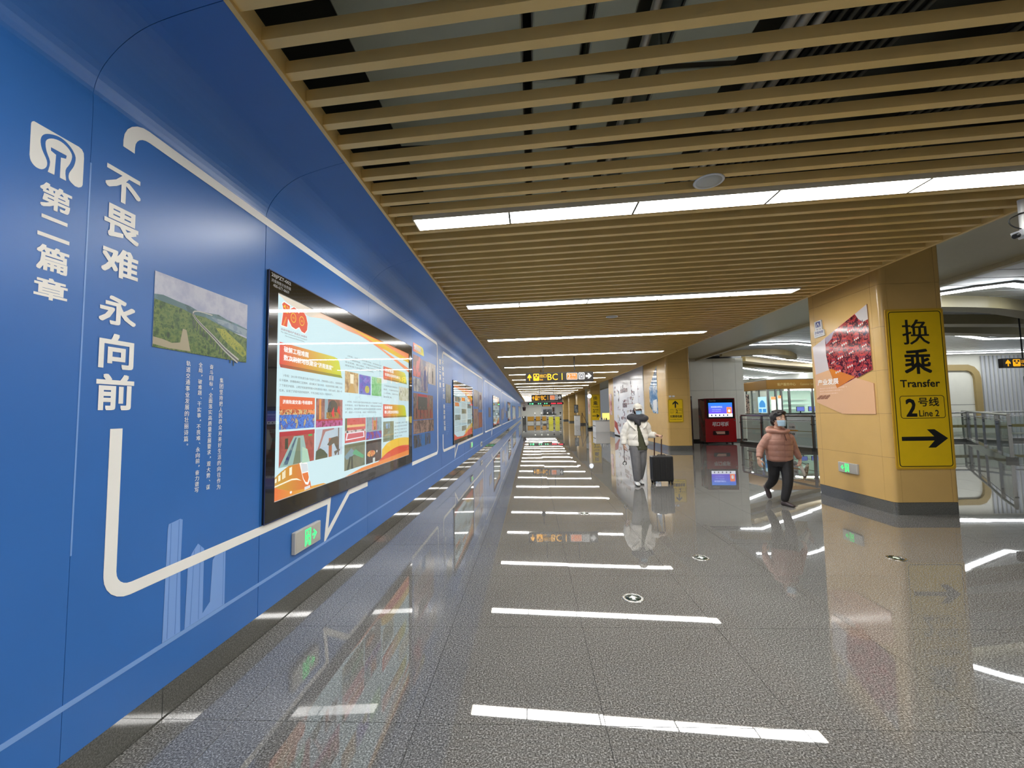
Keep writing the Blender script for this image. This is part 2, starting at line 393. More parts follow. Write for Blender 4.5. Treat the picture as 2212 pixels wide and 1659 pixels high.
for y in LIGHT_Y:
    ys = yat(1.885+round((y-1.885)/SP)*SP, 0)
    if first is None: o = first = thing('ceiling_light', 'x', 'light'); lamp_parts(o)
    else: o = copy_tree(first)
    o.location = (0, ys, 0)
    if y > 1 and kk < 4: lab = 'long white recessed ceiling light of five panels, ' + names[kk]; kk += 1
    elif y > 1 and kk < 12: lab = 'long white ceiling light, %s from the camera, past the hanging exit sign' % ORD[kk-4]; kk += 1
    elif y > 1: lab = 'long white ceiling light deep in the concourse near the ticket gates'
    else: lab = 'long white ceiling light above and behind the camera'
    tag(o, lab, 'light', 'strip lights set across the slatted ceiling')
# service void above the slats
for i, (x0, x1, z0, z1) in enumerate([(-1.17, -.015, 4.0, 4.5), (.06, .39, 4.0, 4.4), (.46, .72, 4.02, 4.3), (1.02, 1.55, 4.03, 4.5)]):
    d = thing('air_duct', ['widest grey air duct above the slats next to the blue wall', 'narrow grey air duct above the slats', 'slim grey air duct beside the silver pipe', 'grey air duct right of the silver pipe above the slats'][i], 'duct', (0, 0, 0), 0, 'ducts above the slats')
    for a in range(-5, 72, 4):
        link('duct_section', bevel(link('tmp', MB().box((x0, a+.03, z0), (x1, a+3.97, z1)), None), .01, 1).data, mat('galvanised duct', c(190, 196, 178), .5, noise=.06, nscale=2), d)
        bpy.data.objects.remove(bpy.data.objects['tmp'])
    link('flange', MB().box((x0-.01, -5, z0+.02), (x1+.01, 72, z0+.05)), M_STEELD, d)
for i, (x, z, rr) in enumerate([(.80, 3.92, .03), (1.72, 3.98, .035), (1.80, 3.98, .035), (1.90, 3.98, .03)]):
    tag(link('service_pipe', MB().cyl((x, -5, z), (x, 72, z), rr, n=8), mat('silver pipe', c(190, 188, 180), .3, .6)), 'silver service pipe above the slats, %s' % ['the lone one by the ducts', 'first of three', 'middle of three', 'last of three'][i], 'pipe', 'pipes above the slats')
for i, x0 in enumerate((2.05, 3.35)):
    t = thing('cable_tray', ['ladder of cables above the slats nearer the middle', 'ladder of cables above the slats nearer the column side'][i], 'cable tray', (0, 0, 0), 0, 'cable trays above the slats')
    link('tray', MB().box((x0, -5, 4.1), (x0+.62, 72, 4.12)), M_DARK, t)
    for k in range(8): link('cable', MB().cyl((x0+.05+k*.075, -5, 4.08), (x0+.05+k*.075, 72, 4.08), .018, n=6), mat('grey cable', c(84, 82, 70), .6), t)
for k, y in enumerate([1.0+2.4*q for q in range(10)]):
    tag(link('hanger_beam', MB().box((-1.27, y, 3.74), (4.6, y+.04, 3.79)), M_BLACKM), 'black hanger rail crossing above the slats', 'beam', 'black hanger rails above the slats')
# ------------------------------------------------------------------ soffit and hall shell
tag(link('ceiling_soffit', MB().box((4.64, -9, 3.78), (7.75, 84, 3.84)).box((7.62, -9, 3.70), (7.75, 84, 3.79)), M_SOFF), 'smooth grey soffit beside the slatted ceiling', None, None, 'structure')
hallc = tag(link('hall_ceiling', MB().box((7.75, -9, 3.98), (29, 44, 4.06)), mat('silver ceiling sheet', c(165, 168, 168), .35, .4)), 'silver ceiling of the side hall', None, None, 'structure')
for k in range(0, 60):
    link('ceiling_strip', MB().box((7.76, 6+k*.5, 3.965), (28.9, 6.46+k*.5, 3.98)), mat('silver ceiling strip', c(206, 209, 210), .35, .1), hallc)
tag(link('wall_back', MB().box((-2.2, -9.2, 0), (29, -9, 4.6)), M_CREAM), 'cream wall behind the camera', None, None, 'structure')
endw = tag(link('wall_far', MB().box((-3, 78, 0), (12, 78.2, 4.6)), mat('far cream wall', c(236, 235, 222), .4)), 'cream end wall behind the ticket gates', None, None, 'structure')
# ------------------------------------------------------------------ printed art on the blue wall
def put(name, mb, m, parent, label=None):
    o = link(name, mb, m, parent)
    if label: o['label'] = label
    return o
# emblem
lg = MB()
A_ = smooth_profile([(1.59, 2.464), (1.568, 2.478), (1.566, 2.505), (1.582, 2.545), (1.587, 2.585), (1.572, 2.612), (1.548, 2.628), (1.522, 2.632), (1.492, 2.622), (1.470, 2.604), (1.462, 2.578), (1.468, 2.545), (1.486, 2.510), (1.486, 2.485), (1.472, 2.466), (1.452, 2.464), (1.436, 2.478), (1.431, 2.50)], 3)
poly(WALL, [(1.43, 2.622), (1.432, 2.630), (1.438, 2.636), (1.596, 2.638), (1.608, 2.634), (1.616, 2.622), (1.618, 2.60), (1.618, 2.485), (1.614, 2.474), (1.604, 2.466)] + A_, 0, .0015, lg)
B_ = smooth_profile([(1.492, 2.468), (1.498, 2.512), (1.484, 2.548), (1.480, 2.585), (1.497, 2.607), (1.522, 2.616), (1.545, 2.613), (1.564, 2.60), (1.573, 2.58), (1.566, 2.545), (1.552, 2.51), (1.556, 2.468)], 3)
poly(WALL, B_ + [(1.534, 2.468), (1.534, 2.552), (1.552, 2.558), (1.554, 2.572), (1.497, 2.572), (1.498, 2.558), (1.516, 2.552), (1.514, 2.468)], 0, .0015, lg)
put('emblem', lg, M_WHITE, wall_l, 'white arch-shaped metro emblem')
for s, (a, b, h0, h1) in zip('第二篇章', [(1.469, 1.581, 2.325, 2.424), (1.469, 1.580, 2.208, 2.295), (1.470, 1.582, 2.078, 2.178), (1.468, 1.583, 1.966, 2.052)]):
    put('lettering', write(WALL, s, a, h0, b-a, h1-h0, .028), M_WHITE, wall_l)
for s, (a, b, h0, h1) in zip('不畏难永向前', [(1.709, 1.877, 2.455+.04, 2.642), (1.712, 1.877, 2.318, 2.468), (1.708, 1.880, 2.142, 2.278), (1.708, 1.880, 1.922, 2.052), (1.716, 1.876, 1.724, 1.882), (1.712, 1.884, 1.538, 1.700)]):
    put('lettering', write(WALL, s, a, h0, b-a, h1-h0, .032), M_WHITE, wall_l)
rows = [('轨道交通事业发展的壮丽诗篇。', 2.178, 1.812, 1.333), ('全局，破难题、干实事，不畏难、永向前，奋力谱写', 2.262, 1.812, 1.081), ('奋斗目标，全面落实高质量发展要求，观大势、谋', 2.344, 1.810, 1.081), ('集团坚持把人民群众对美好生活的向往作为', 2.426, 1.737, 1.067)]
for s, x, z1, z0 in rows:
    mb = MB(); st = (z1-z0)/len(s)
    for i, ch in enumerate(s):
        if ch in '，、。': write(WALL, ch, x+.020, z1-(i+.55)*st, .010, .010, .01, mb=mb)
        else: write(WALL, ch, x, z1-(i+.92)*st, .029, st*.86, .012, mb=mb)
    put('lettering', mb, M_WHITE, wall_l)
put('seam_tape', MB().box((XW, 1.6435, .95), (XW+.0015, 1.6495, 2.60)), M_LBLUE, wall_l, 'pale taped seam')
put('stripe', rect(WALL, -6, .352, 72, .374), M_LBLUE, wall_l, 'pale blue line along the foot of the wall')
# skyline print
tw = MB()
poly(WALL, [(2.09, .375), (2.10, .93), (2.104, .955), (2.175, .965), (2.190, .957), (2.186, .72), (2.198, .375)], 0, .0008, tw)
poly(WALL, [(2.225, .375), (2.235, .72), (2.262, .762), (2.300, .798), (2.345, .756), (2.347, .40), (2.40, .44), (2.412, .67), (2.46, .715), (2.514, .735), (2.516, .375)], 0, .0008, tw)
put('skyline_print', tw, mat('tower print', c(126, 166, 228), .36), wall_l, 'pale blue printed towers')
lt = MB()
for a, b in [((2.118, .38), (2.120, .955)), ((2.165, .38), (2.168, .96)), ((2.262, .38), (2.275, .77)), ((2.318, .38), (2.318, .78)), ((2.50, .38), (2.50, .72))]:
    band(WALL, [a, b], .003, d0=.0008, th=.0003, mb=lt)
put('skyline_lines', lt, mat('tower line', c(84, 128, 205), .4), wall_l)
cl = [(4.4, 2.62), (4.75, 2.66), (5.0, 2.74), (5.15, 2.86), (5.3, 2.87), (5.6, 2.86), (8.6, 2.86), (8.6, 2.62), (6.0, 2.60)]
put('cloud_print', poly(WALL, cl, 0, .0008), mat('cloud print', c(52, 112, 188), .36), wall_l, 'paler cloud shape in the print')
# speech-bubble frames: band that follows the wall
def frame(y0, y1, z0=.715, z1=2.815, tail=None, gap=(1.455, 2.765), left=True, wd=.056):
    mb = MB(); r = .10
    def arc(cy, cz, a0, a1): return [(cy+r*math.cos(math.radians(a0+(a1-a0)*k/6)), cz+r*math.sin(math.radians(a0+(a1-a0)*k/6))) for k in range(7)]
    top = [(y0, gap[1])] + arc(y0+r, z1-r, 180, 90) + arc(y1-r, z1-r, 90, 0) + arc(y1-r, z0+r, 0, -90)
    if tail: top += [(tail[0]+.40, z0), (tail[1], tail[2]+.0), (tail[0]-.02+.0, z0)]
    top += arc(y0+r, z0+r, -90, -180) + [(y0, gap[0])]
    return band(WALL, top, wd, mb=mb)
put('speech_frame', frame(1.81, 8.30, z0=.717, z1=2.893, tail=(3.84, 3.765, .41), gap=(1.455, 2.763)), M_WHITE, wall_l, 'white speech bubble outline nearest the camera')
put('speech_frame', frame(8.80, 16.1, z0=.70, z1=2.80, tail=(10.2, 10.15, .44), gap=(1.05, 2.66)), M_WHITE, wall_l, 'second white speech bubble outline')
put('speech_frame', frame(16.85, 26.0, z0=.70, z1=2.79, tail=(19.6, 19.5, .44), gap=(2.0, 2.1)), M_WHITE, wall_l, 'third white speech bubble outline')
for a, b in ((26.8, 38.5), (39.3, 51), (52, 66)):
    put('speech_frame', frame(a, b, z0=.70, z1=2.78, gap=(2.0, 2.1)), M_WHITE, wall_l)
# aerial photo print: lake, hills and a viaduct
pic = link('photo_print', rect(WALL, 1.970, 1.853, 2.653, 2.238, 0, .002), photo('sky print', [c(150, 158, 190), c(172, 176, 200), c(196, 198, 212), c(168, 172, 198)], 5, hard=False, rough=.4), wall_l)
pic['label'] = 'aerial photo of a viaduct through green hills'
def sub(parent, name, mb, m, label=None):
    # a sub-part shares the wall's frame of reference
    o = link(name, mb, m, parent)
    if label: o['label'] = label
    return o
sub(pic, 'hills', poly(WALL, [(1.970, 2.12), (2.02, 2.128), (2.11, 2.118), (2.19, 2.112), (2.24, 2.10), (2.33, 2.105), (2.40, 2.113), (2.47, 2.098), (2.56, 2.09), (2.653, 2.075), (2.653, 2.03), (1.970, 2.03)], .002, .0004), photo('blue hills', [c(62, 92, 98), c(84, 116, 122), c(96, 130, 140)], 8))
sub(pic, 'lake', poly(WALL, [(2.34, 2.085), (2.45, 2.088), (2.653, 2.068), (2.653, 2.022), (2.52, 2.042), (2.40, 2.06)], .0024, .0004), photo('lake', [c(118, 140, 158), c(140, 158, 172)], 14))
sub(pic, 'woodland', poly(WALL, [(1.970, 2.096), (2.06, 2.09), (2.14, 2.085), (2.21, 2.07), (2.30, 2.075), (2.36, 2.062), (2.50, 2.034), (2.653, 2.012), (2.653, 1.853), (1.970, 1.853)], .0028, .0004), photo('woodland', [c(34, 58, 30), c(52, 84, 38), c(78, 108, 52), c(108, 128, 62), c(60, 92, 42), c(42, 70, 34)], 22))
sub(pic, 'yellow_trees', poly(WALL, [(2.38, 2.03), (2.45, 2.035), (2.54, 1.99), (2.62, 1.95), (2.653, 1.91), (2.62, 1.885), (2.52, 1.93), (2.44, 1.975)], .0032, .0003), photo('yellow trees', [c(80, 110, 40), c(140, 150, 50), c(165, 165, 60), c(96, 124, 46)], 26))
sub(pic, 'lane', poly(WALL, [(1.970, 1.905), (2.03, 1.90), (2.08, 1.89), (2.13, 1.90), (2.145, 1.978), (2.17, 1.975), (2.20, 1.862), (2.06, 1.86), (1.970, 1.868)], .0032, .0003), mat('lane', c(176, 166, 140), .5))
vd = MB(); L1 = smooth_profile([(2.35, 2.098), (2.26, 2.098), (2.216, 2.088), (2.215, 2.066), (2.26, 2.03), (2.36, 1.972), (2.46, 1.91), (2.575, 1.853)], 4)
for i in range(len(L1)-1): band(WALL, [L1[i], L1[i+1]], .006+.030*(i/len(L1))**2, d0=.0034+i*1e-6, th=.0003, mb=vd)
sub(pic, 'viaduct', vd, mat('viaduct', c(196, 196, 190), .5))
rl = MB()
for i in range(10, len(L1)-1): band(WALL, [L1[i], L1[i+1]], .004+.008*(i/len(L1))**2, d0=.0039, th=.0002, mb=rl)
sub(pic, 'track', rl, mat('track', c(100, 100, 100), .5))
pr = MB()
for i in range(14, len(L1)-1):
    a = L1[i]; pr = rect(WALL, a[0]-.022, a[1]-.045, a[0]-.014, a[1]-.006, .0030, .0003, pr)
sub(pic, 'pier', pr, mat('pier', c(70, 84, 72), .6))
# photo wall right of the first light box
def tagline(y0, y1, z0, z1, txt, par=wall_l, e=0., nm='banner tag', d0=.0, pl=WALL, two=None, ttl=None):
    m = grad('%s %.2f' % (nm, y0), c(222, 62, 44), c(214, 208, 20), 'Y', y0, y1-.15*(y1-y0), emit=e)
    w_, h_ = y1-y0, z1-z0
    o = link('heading_banner', poly(pl, [(y0, z0+.12*h_), (y0+.02*w_, z0), (y1, z0), (y1-.06*w_, z1-.25*h_), (y1-.14*w_, z1-.04*h_), (y1-.2*w_, z1), (y0, z1)], d0, .002), m, par)
    mb = MB()
    lines = txt if isinstance(txt, list) else [txt]
    for i, (s, ws) in enumerate(lines):
        hh = .36*h_ if len(lines) > 1 else .55*h_
        write(pl, s, y0+.07*w_, z1-.12*h_-hh-(i*.44*h_ if len(lines) > 1 else .08*h_), ws*w_, hh, .03, d=d0+.0035, mb=mb)
    link('lettering', mb, mat('white lit print', (.9, .9, .9, 1), .5, emit=e*1.05), par if par is wall_l else o)
    return o
tagline(6.56, 7.24, 2.50, 2.64, [('党建引领·先锋示范', .62)])
snaps = [
 ('meeting photo', 6.56, 7.00, 2.10, 2.45, [c(150, 40, 48), c(190, 62, 62), c(120, 60, 60), c(90, 50, 50)], 5),
 ('worker photo', 7.02, 7.50, 1.89, 2.43, [c(170, 140, 136), c(120, 100, 106), c(60, 66, 110), c(180, 160, 150)], 4),
 ('lecture photo', 7.52, 8.12, 2.04, 2.44, [c(190, 180, 172), c(160, 150, 146), c(70, 66, 64)], 3),
 ('workshop photo', 6.57, 7.00, 1.86, 2.08, [c(60, 66, 84), c(120, 124, 134), c(170, 166, 160), c(84, 80, 84)], 6),
 ('ceremony photo', 6.57, 7.90, 1.40, 1.83, [c(70, 50, 46), c(140, 60, 56), c(120, 84, 66), c(60, 54, 60), c(150, 130, 110)], 4),
 ('desk photo', 6.57, 7.95, 1.17, 1.385, [c(110, 70, 62), c(160, 130, 120), c(80, 60, 60), c(180, 150, 130)], 6),
 ('cloth photo', 7.01, 7.50, 1.86, 1.885, [c(100, 90, 60), c(130, 110, 70)], 6),
 ('assembly photo', 6.57, 7.68, .945, 1.15, [c(40, 60, 110), c(40, 90, 150), c(60, 60, 60), c(90, 80, 70)], 4)]
for nm, a, b, z0, z1, cols, sc_ in snaps:
    put('photo_print', rect(WALL, a, z0, b, z1, 0, .002), photo(nm, cols, sc_, stretch=(1, 1, .7)), wall_l, nm)
def figure_print(y, z, h, cols, pl=WALL, par=wall_l, d0=.002):
    """a person in a printed photo: flat body and head shapes"""
    mb = MB(); poly(pl, [(y-.10*h, z), (y-.11*h, z+.35*h), (y-.16*h, z+.42*h), (y-.13*h, z+.76*h), (y-.05*h, z+.82*h), (y+.05*h, z+.82*h), (y+.13*h, z+.76*h), (y+.16*h, z+.42*h), (y+.11*h, z+.35*h), (y+.10*h, z)], d0, .0005, mb)
    link('printed_figure', mb, mat('printed cloth %d %d %d' % cols[0], c(*cols[0]), .5), par)
    link('printed_head', poly(pl, ell(y, z+.9*h, .065*h, .09*h, 12), d0+.0006, .0004), mat('printed skin %d %d %d' % cols[1], c(*cols[1]), .5), par)
figure_print(7.30, 1.89, .45, [(52, 58, 120), (150, 110, 96)])
figure_print(7.88, 2.06, .30, [(60, 56, 54), (140, 108, 92)])
for k in range(5): figure_print(6.75+k*.24, 1.42, .20, [(60+20*k, 50, 56), (150, 120, 100)])
put('photo_stage', rect(WALL, 6.85, 1.56, 7.45, 1.78, .002, .0006), mat('stage board', c(60, 62, 58), .5), wall_l)
put('photo_stage_banner', rect(WALL, 6.85, 1.785, 7.45, 1.825, .002, .0006), mat('stage banner', c(170, 50, 60), .5), wall_l)
put('photo_curtain', rect(WALL, 7.05, .95, 7.30, 1.145, .002, .0006), mat('blue curtain', c(40, 104, 168), .5), wall_l)
for k in range(3): figure_print(6.75+k*.36, .955, .15, [(60, 52, 50), (140, 112, 96)])
# small art inside the second and later bubbles
mb = MB()
for i, ch in enumerate('不破楼兰誓不还奋进新征程'): write(WALL, ch, 8.72+.016*i, 2.52-.118*i-(.0 if i < 7 else .10), .17, .095, .03, mb=mb)
put('lettering', mb, M_WHITE, wall_l)
mb = MB()
for i, ch in enumerate('第三篇章'): write(WALL, ch, 8.47, 2.50-.16*i, .15, .12, .03, mb=mb)
put('lettering', mb, M_WHITE, wall_l)
put('photo_print', rect(WALL, 9.10, 1.72, 9.70, 2.14, 0, .002), photo('park photo', [c(120, 116, 110), c(92, 96, 70), c(70, 76, 60), c(140, 134, 128)], 5), wall_l, 'small faded park photo')
mb = MB()
for j in range(4):
    for i, ch in enumerate('不忘初心牢记使命砥砺前行奋勇当先'[:14-j]): write(WALL, ch, 9.18+.14*j, 1.62-.046*i, .09, .034, .012, mb=mb)
put('lettering', mb, M_LBLUE, wall_l)
for a, b, z0, z1, cols in [(13.5, 14.7, 1.70, 2.26, [c(70, 66, 70), c(120, 112, 110), c(150, 144, 140)]), (14.8, 15.9, 1.60, 2.24, [c(150, 146, 150), c(96, 84, 90), c(70, 60, 80)]), (13.45, 14.7, .95, 1.62, [c(110, 74, 66), c(150, 120, 110), c(90, 60, 60)]), (14.8, 15.85, .95, 1.50, [c(130, 60, 50), c(160, 90, 70), c(110, 50, 46)])]:
    put('photo_print', rect(WALL, a, z0, b, z1, 0, .002), photo('print %.1f' % a+str(z0), cols, 3), wall_l)
put('fire_poster', rect(WALL, 15.2, 1.96, 15.6, 2.14, .002, .002), mat('crimson print', c(90, 20, 34), .5), wall_l)
for k in range(26):
    a = 17.4+random.random()*30; wd = .5+random.random()*1.3; z0 = .95+random.random()*.5; z1 = z0+.4+random.random()*.6
    if any(p < a+wd and a < q for p, q in ((19.9, 24.7), (32.7, 37.8), (40.8, 49.3))): continue
    g = random.randint(70, 130)
    put('photo_print', rect(WALL, a, z0, a+wd, min(z1, 2.3), 0, .002+.0002*k), photo('far print %d' % k, [c(g, g-8, g+10), c(g+30, g+24, g+34), c(g-30, g-26, g-10)], 3), wall_l)
# ------------------------------------------------------------------ backlit advertising boxes on the wall
M_PANE = glass_mat('light box pane', refl=1.5)
M_BG = mat('lit pale blue print', (.03, .03, .03, 1), .5, emit=BACK, ecol=c(206, 236, 242))
def lit(name, col, k=1.): return mat('lit '+name, (.03, .03, .03, 1), .5, emit=BACK*k, ecol=col)
L_OR = lit('orange', c(232, 118, 40)); L_YE = lit('yellow', c(240, 196, 40)); L_RE = lit('red', c(222, 74, 36)); L_WH = lit('white', c(250, 250, 246)); L_GR = lit('grey text', c(96, 106, 108)); L_TAN = lit('pale tan', c(226, 214, 196)); L_DOR = lit('deep orange', c(238, 140, 52))
def light_box(y0, y1, z0, z1, ly0, ly1, lz0, lz1, label):
    root = thing('light_box', label, 'light box', (XW, (y0+y1)/2, z0), 0, 'backlit poster boxes along the blue wall')
    P = Plane((-.014, -(y0+y1)/2, -z0), (0, 1, 0))
    fr = MB(); D = .03
    for a, b, e, g in ((y0, z0, y1, lz0), (y0, lz1, y1, z1), (y0, lz0, ly0, lz1), (ly1, lz0, y1, lz1)): rect(P, a, b, e, g, 0, D, fr)
    link('frame', fr, M_BLACK, root)
    tr = band(P, [(y0, z0), (y1, z0), (y1, z1), (y0, z1)], .006, True, D, .004)
    link('edge_trim', tr, mat('dark blue trim', c(38, 48, 92), .3), root)
    po = link('poster', rect(P, ly0, lz0, ly1, lz1, 0, .018), M_BG, root)
    link('pane', MB().add([P(y0+.004, z0+.004, D+.006), P(y1-.004, z0+.004, D+.006), P(y1-.004, z1-.004, D+.006), P(y0+.004, z1-.004, D+.006)], [(0, 1, 2, 3)]), M_PANE, root)
    return root, po, P
def para(P, po, lines, y0, z1, w_, h_, lh, d=.0192):
    mb = MB()
    for i, s in enumerate(lines):
        wd = w_ if i < len(lines)-1 else w_*min(1, len(s)/max(1, len(lines[1 if len(lines) > 1 else 0])))
        ind = (w_*.05 if i == 0 else 0)
        write(P, s, y0+ind, z1-(i+1)*lh+.3*lh, wd-ind, h_, .006, d=d, mb=mb)
    return link('lettering', mb, L_GR, po)
T1 = ['1号线：2015年7月轨道交通1号线开工以来，济南地铁人以匠心、创新和担当', '实干精神、拼搏精神和工匠精神，成功解决了富水地层、岩溶发育等施工难题，实现', '了下穿京沪高铁、上跨济兖高速特等重大风险源的技术难关，历经1260天，提前一年', '任务，实现了济南市民的地铁梦，千年古城正式迈入“地铁时代”。']
T2 = ['2号线：为建成轨道交通2号线，全体参建人员', '克服了硬岩地层、上软下硬复合地层等困难，', '攻坚克难、精心组织，创造了多项施工纪录，', '提前实现了全线通车运营的目标。']
T3 = ['3号线：轨道交通3号线全体建设者以“泉城速度”为目标', '日夜奋战，攻克“硬岩掘进”难关，高标准高质量推进', '工程建设，建成通车的全部目标任务并实现“长隧快掘”', '梦，提前一个月开通，刷新了地铁建设速度。']
root, po, P = light_box(2.850, 6.430, .752, 2.548, 2.965, 6.306, .88, 2.413, 'large backlit poster box with orange train and red banner, nearest the camera')
LP = lambda n, pts, m, k=0, th=.0004: link(n, poly(P, pts, .0182+k*.0005, th), m, po)
link('lettering', write(P, '2BJPZT-002', 2.878, 2.503, .245, .034, .02, d=.031, mb=write(P, '济南地铁文化传媒', 2.878, 2.470, .245, .026, .012, d=.031, mb=write(P, '400-677-6669', 2.90, 2.438, .20, .024, .012, d=.031))), mat('white frame lettering', c(190, 190, 186), .5), root)
LP('swoosh_white', [(2.965, 2.412), (3.629, 2.412), (3.432, 2.335), (3.1, 2.37)], L_TAN)
LP('swoosh', smooth_profile([(3.432, 2.335), (3.723, 2.374), (4.143, 2.36), (4.546, 2.36), (5.061, 2.31), (5.563, 2.24), (6.306, 2.13)], 3)+[(6.306, 2.19), (5.6, 2.28), (5.2, 2.33), (6.306, 2.30), (6.306, 2.413), (3.6, 2.413)], grad('lit swoosh', c(228, 210, 188), c(236, 124, 40), 'Y', 3.4-4.64, 4.8-4.64, emit=BACK), 1)
LP('swoosh_edge', smooth_profile([(4.2, 2.405), (4.7, 2.372), (5.2, 2.33), (5.7, 2.30), (6.306, 2.275)], 3)+[(6.306, 2.33), (5.7, 2.36), (5.1, 2.40)], L_YE, 2)
LP('swoosh_gap', [(5.15, 2.318), (5.6, 2.272), (6.306, 2.186), (6.306, 2.262), (5.75, 2.29), (5.3, 2.32)], M_BG, 3)
# centenary emblem
LP('centenary_emblem_edge', [(3.02, 2.175), (3.045, 2.30), (3.028, 2.35), (3.055, 2.372), (3.142, 2.362), (3.138, 2.338), (3.19, 2.366), (3.225, 2.36), (3.26, 2.335), (3.285, 2.36), (3.33, 2.362), (3.375, 2.33), (3.402, 2.27), (3.395, 2.21), (3.355, 2.172), (3.305, 2.178), (3.27, 2.205), (3.22, 2.180), (3.16, 2.19), (3.112, 2.235), (3.108, 2.175)], L_WH, 0)
LP('centenary_emblem', [(3.028, 2.182), (3.052, 2.30), (3.034, 2.345), (3.057, 2.364), (3.135, 2.354), (3.130, 2.326), (3.19, 2.358), (3.225, 2.352), (3.26, 2.322), (3.285, 2.352), (3.33, 2.354), (3.37, 2.325), (3.395, 2.27), (3.388, 2.215), (3.352, 2.18), (3.305, 2.186), (3.27, 2.215), (3.22, 2.188), (3.165, 2.198), (3.112, 2.25), (3.101, 2.182)], L_RE, 1)
for cu in (3.185, 3.306): link('emblem_ring', band(P, ell(cu, 2.272, .034, .036, 20), .007, True, .0192, .0004), L_YE, po)
link('emblem_numerals', write(P, '2021', 3.290, 2.264, .032, .016, .02, d=.0196, mb=write(P, '1921', 3.169, 2.264, .032, .016, .02, d=.0196)), L_YE, po)
hs = MB(); band(P, ell(3.085, 2.318, .030, .026, 14, -150, 70), .009, False, .0192, .0004, hs); band(P, [(3.060, 2.338), (3.105, 2.288)], .009, False, .0194, .0004, hs); band(P, [(3.052, 2.326), (3.074, 2.343)], .014, False, .0194, .0004, hs)
link('hammer_and_sickle', hs, L_YE, po)
link('emblem_ray', poly(P, [(3.045, 2.187), (3.062, 2.184), (3.095, 2.255), (3.083, 2.26)], .0192, .0004), L_DOR, po)
link('lettering', write(P, '庆祝中国共产党成立100周年', 3.022, 2.143, .368, .018, .012, d=.0192), lit('red text', c(150, 80, 84)), po)
link('lettering', write(P, 'The 100th Anniversary of the Founding of', 3.022, 2.122, .368, .014, .006, d=.0192, mb=write(P, 'The Communist Party of China', 3.076, 2.101, .27, .014, .006, d=.0192)), L_GR, po)
def banner(P, po, y0, y1, z0, z1, lines, cy):
    w_, h_ = y1-y0, z1-z0
    m = grad('lit banner %.2f %.2f' % (y0, z0), c(222, 60, 44), c(206, 212, 20), 'Y', y0-cy, y1-.12*w_-cy, emit=BACK)
    m2 = grad('lit banner side %.2f %.2f' % (y0, z0), c(190, 60, 40), c(160, 170, 16), 'Y', y0-cy, y1-.12*w_-cy, emit=BACK*.8)
    link('banner_side', poly(P, [(y0, z0+.14*h_), (y0+.015*w_, z0), (y1, z0), (y1-.03*w_, z0+.14*h_)], .0182, .0004), m2, po)
    link('banner', poly(P, [(y0, z0+.13*h_), (y1-.02*w_, z0+.13*h_), (y1-.07*w_, z1-.2*h_), (y1-.11*w_, z1-.05*h_), (y1-.17*w_, z1), (y0, z1)], .0186, .0004), m, po)
    mb = MB()
    for i, (s, ws) in enumerate(lines): write(P, s, y0+.05*w_, z1-.36*h_-i*.34*h_, ws*w_, .24*h_, .03, d=.0194, mb=mb)
    link('lettering', mb, L_WH, po)
banner(P, po, 3.012, 4.055, 1.862, 2.052, [('破解工程难题', .34), ('数次刷新地铁建设“济南速度”', .76)], 4.64)
para(P, po, T1, 3.015, 1.822, 1.035, .020, .0385)
para(P, po, T2, 4.112, 2.115, 1.024, .018, .0335)
para(P, po, T3, 4.120, 1.648, 1.026, .020, .0365)
banner(P, po, 5.205, 6.22, 1.940, 2.108, [('破解难题', .34), ('创建全国绿色施工', .62)], 4.64)
para(P, po, ['为破解富水地层施工', '难题，开展科技攻关', '工法创新，保护泉水', '确保泉涌。'], 5.21, 1.885, .60, .022, .048)
banner(P, po, 5.200, 6.20, 1.450, 1.625, [('破解难题', .30), ('精心筑造地铁精品', .56)], 4.64)
para(P, po, ['为破解上软下硬', '复合地层掘进难题', '优化刀盘设计', '提升设备性能', '安全下穿。'], 5.64, 1.395, .57, .022, .046)
def snap(P, po, y0, y1, z0, z1, nm, cols, sc_, extra=(), st=(1, 1, 1)):
    o = link('photo', rect(P, y0, z0, y1, z1, .0182, .0004), photo('lit '+nm, cols, sc_*.8, emit=BACK*.95, stretch=st, hard=False, detail=12), po)
    o['label'] = nm
    for i, (pts, col) in enumerate(extra):
        q = [(y0+a*(y1-y0), z0+b*(z1-z0)) for a, b in pts]
        m = photo('lit %s %d' % (nm, i), col, sc_*1.4, emit=BACK*.95, detail=10) if isinstance(col, list) else lit('%d %d %d' % col, c(*col))
        link('photo_shape', poly(P, q, .0188+.0004*i, .0003), m, po)
    return o
B = lambda a, b, e, g: [(a, b), (e, b), (e, g), (a, g)]
snap(P, po, 3.024, 3.530, 1.396, 1.649, 'opening ceremony photo with a blue crowd', [c(20, 40, 90), c(50, 90, 200), c(80, 150, 235), c(40, 60, 170), c(220, 200, 120), c(30, 34, 60)], 24,
     [(B(0, .55, 1, 1), (226, 98, 46)), (B(0, .44, 1, .60), [c(40, 40, 60), c(230, 200, 140), c(200, 90, 50), c(60, 60, 60)]), ([(.78, .52), (1, .46), (1, .55), (.84, .60)], (240, 150, 90))])
link('lettering', write(P, '济南轨道交通1号线通车', 3.06, 1.59, .43, .032, .03, d=.0204), L_WH, po)
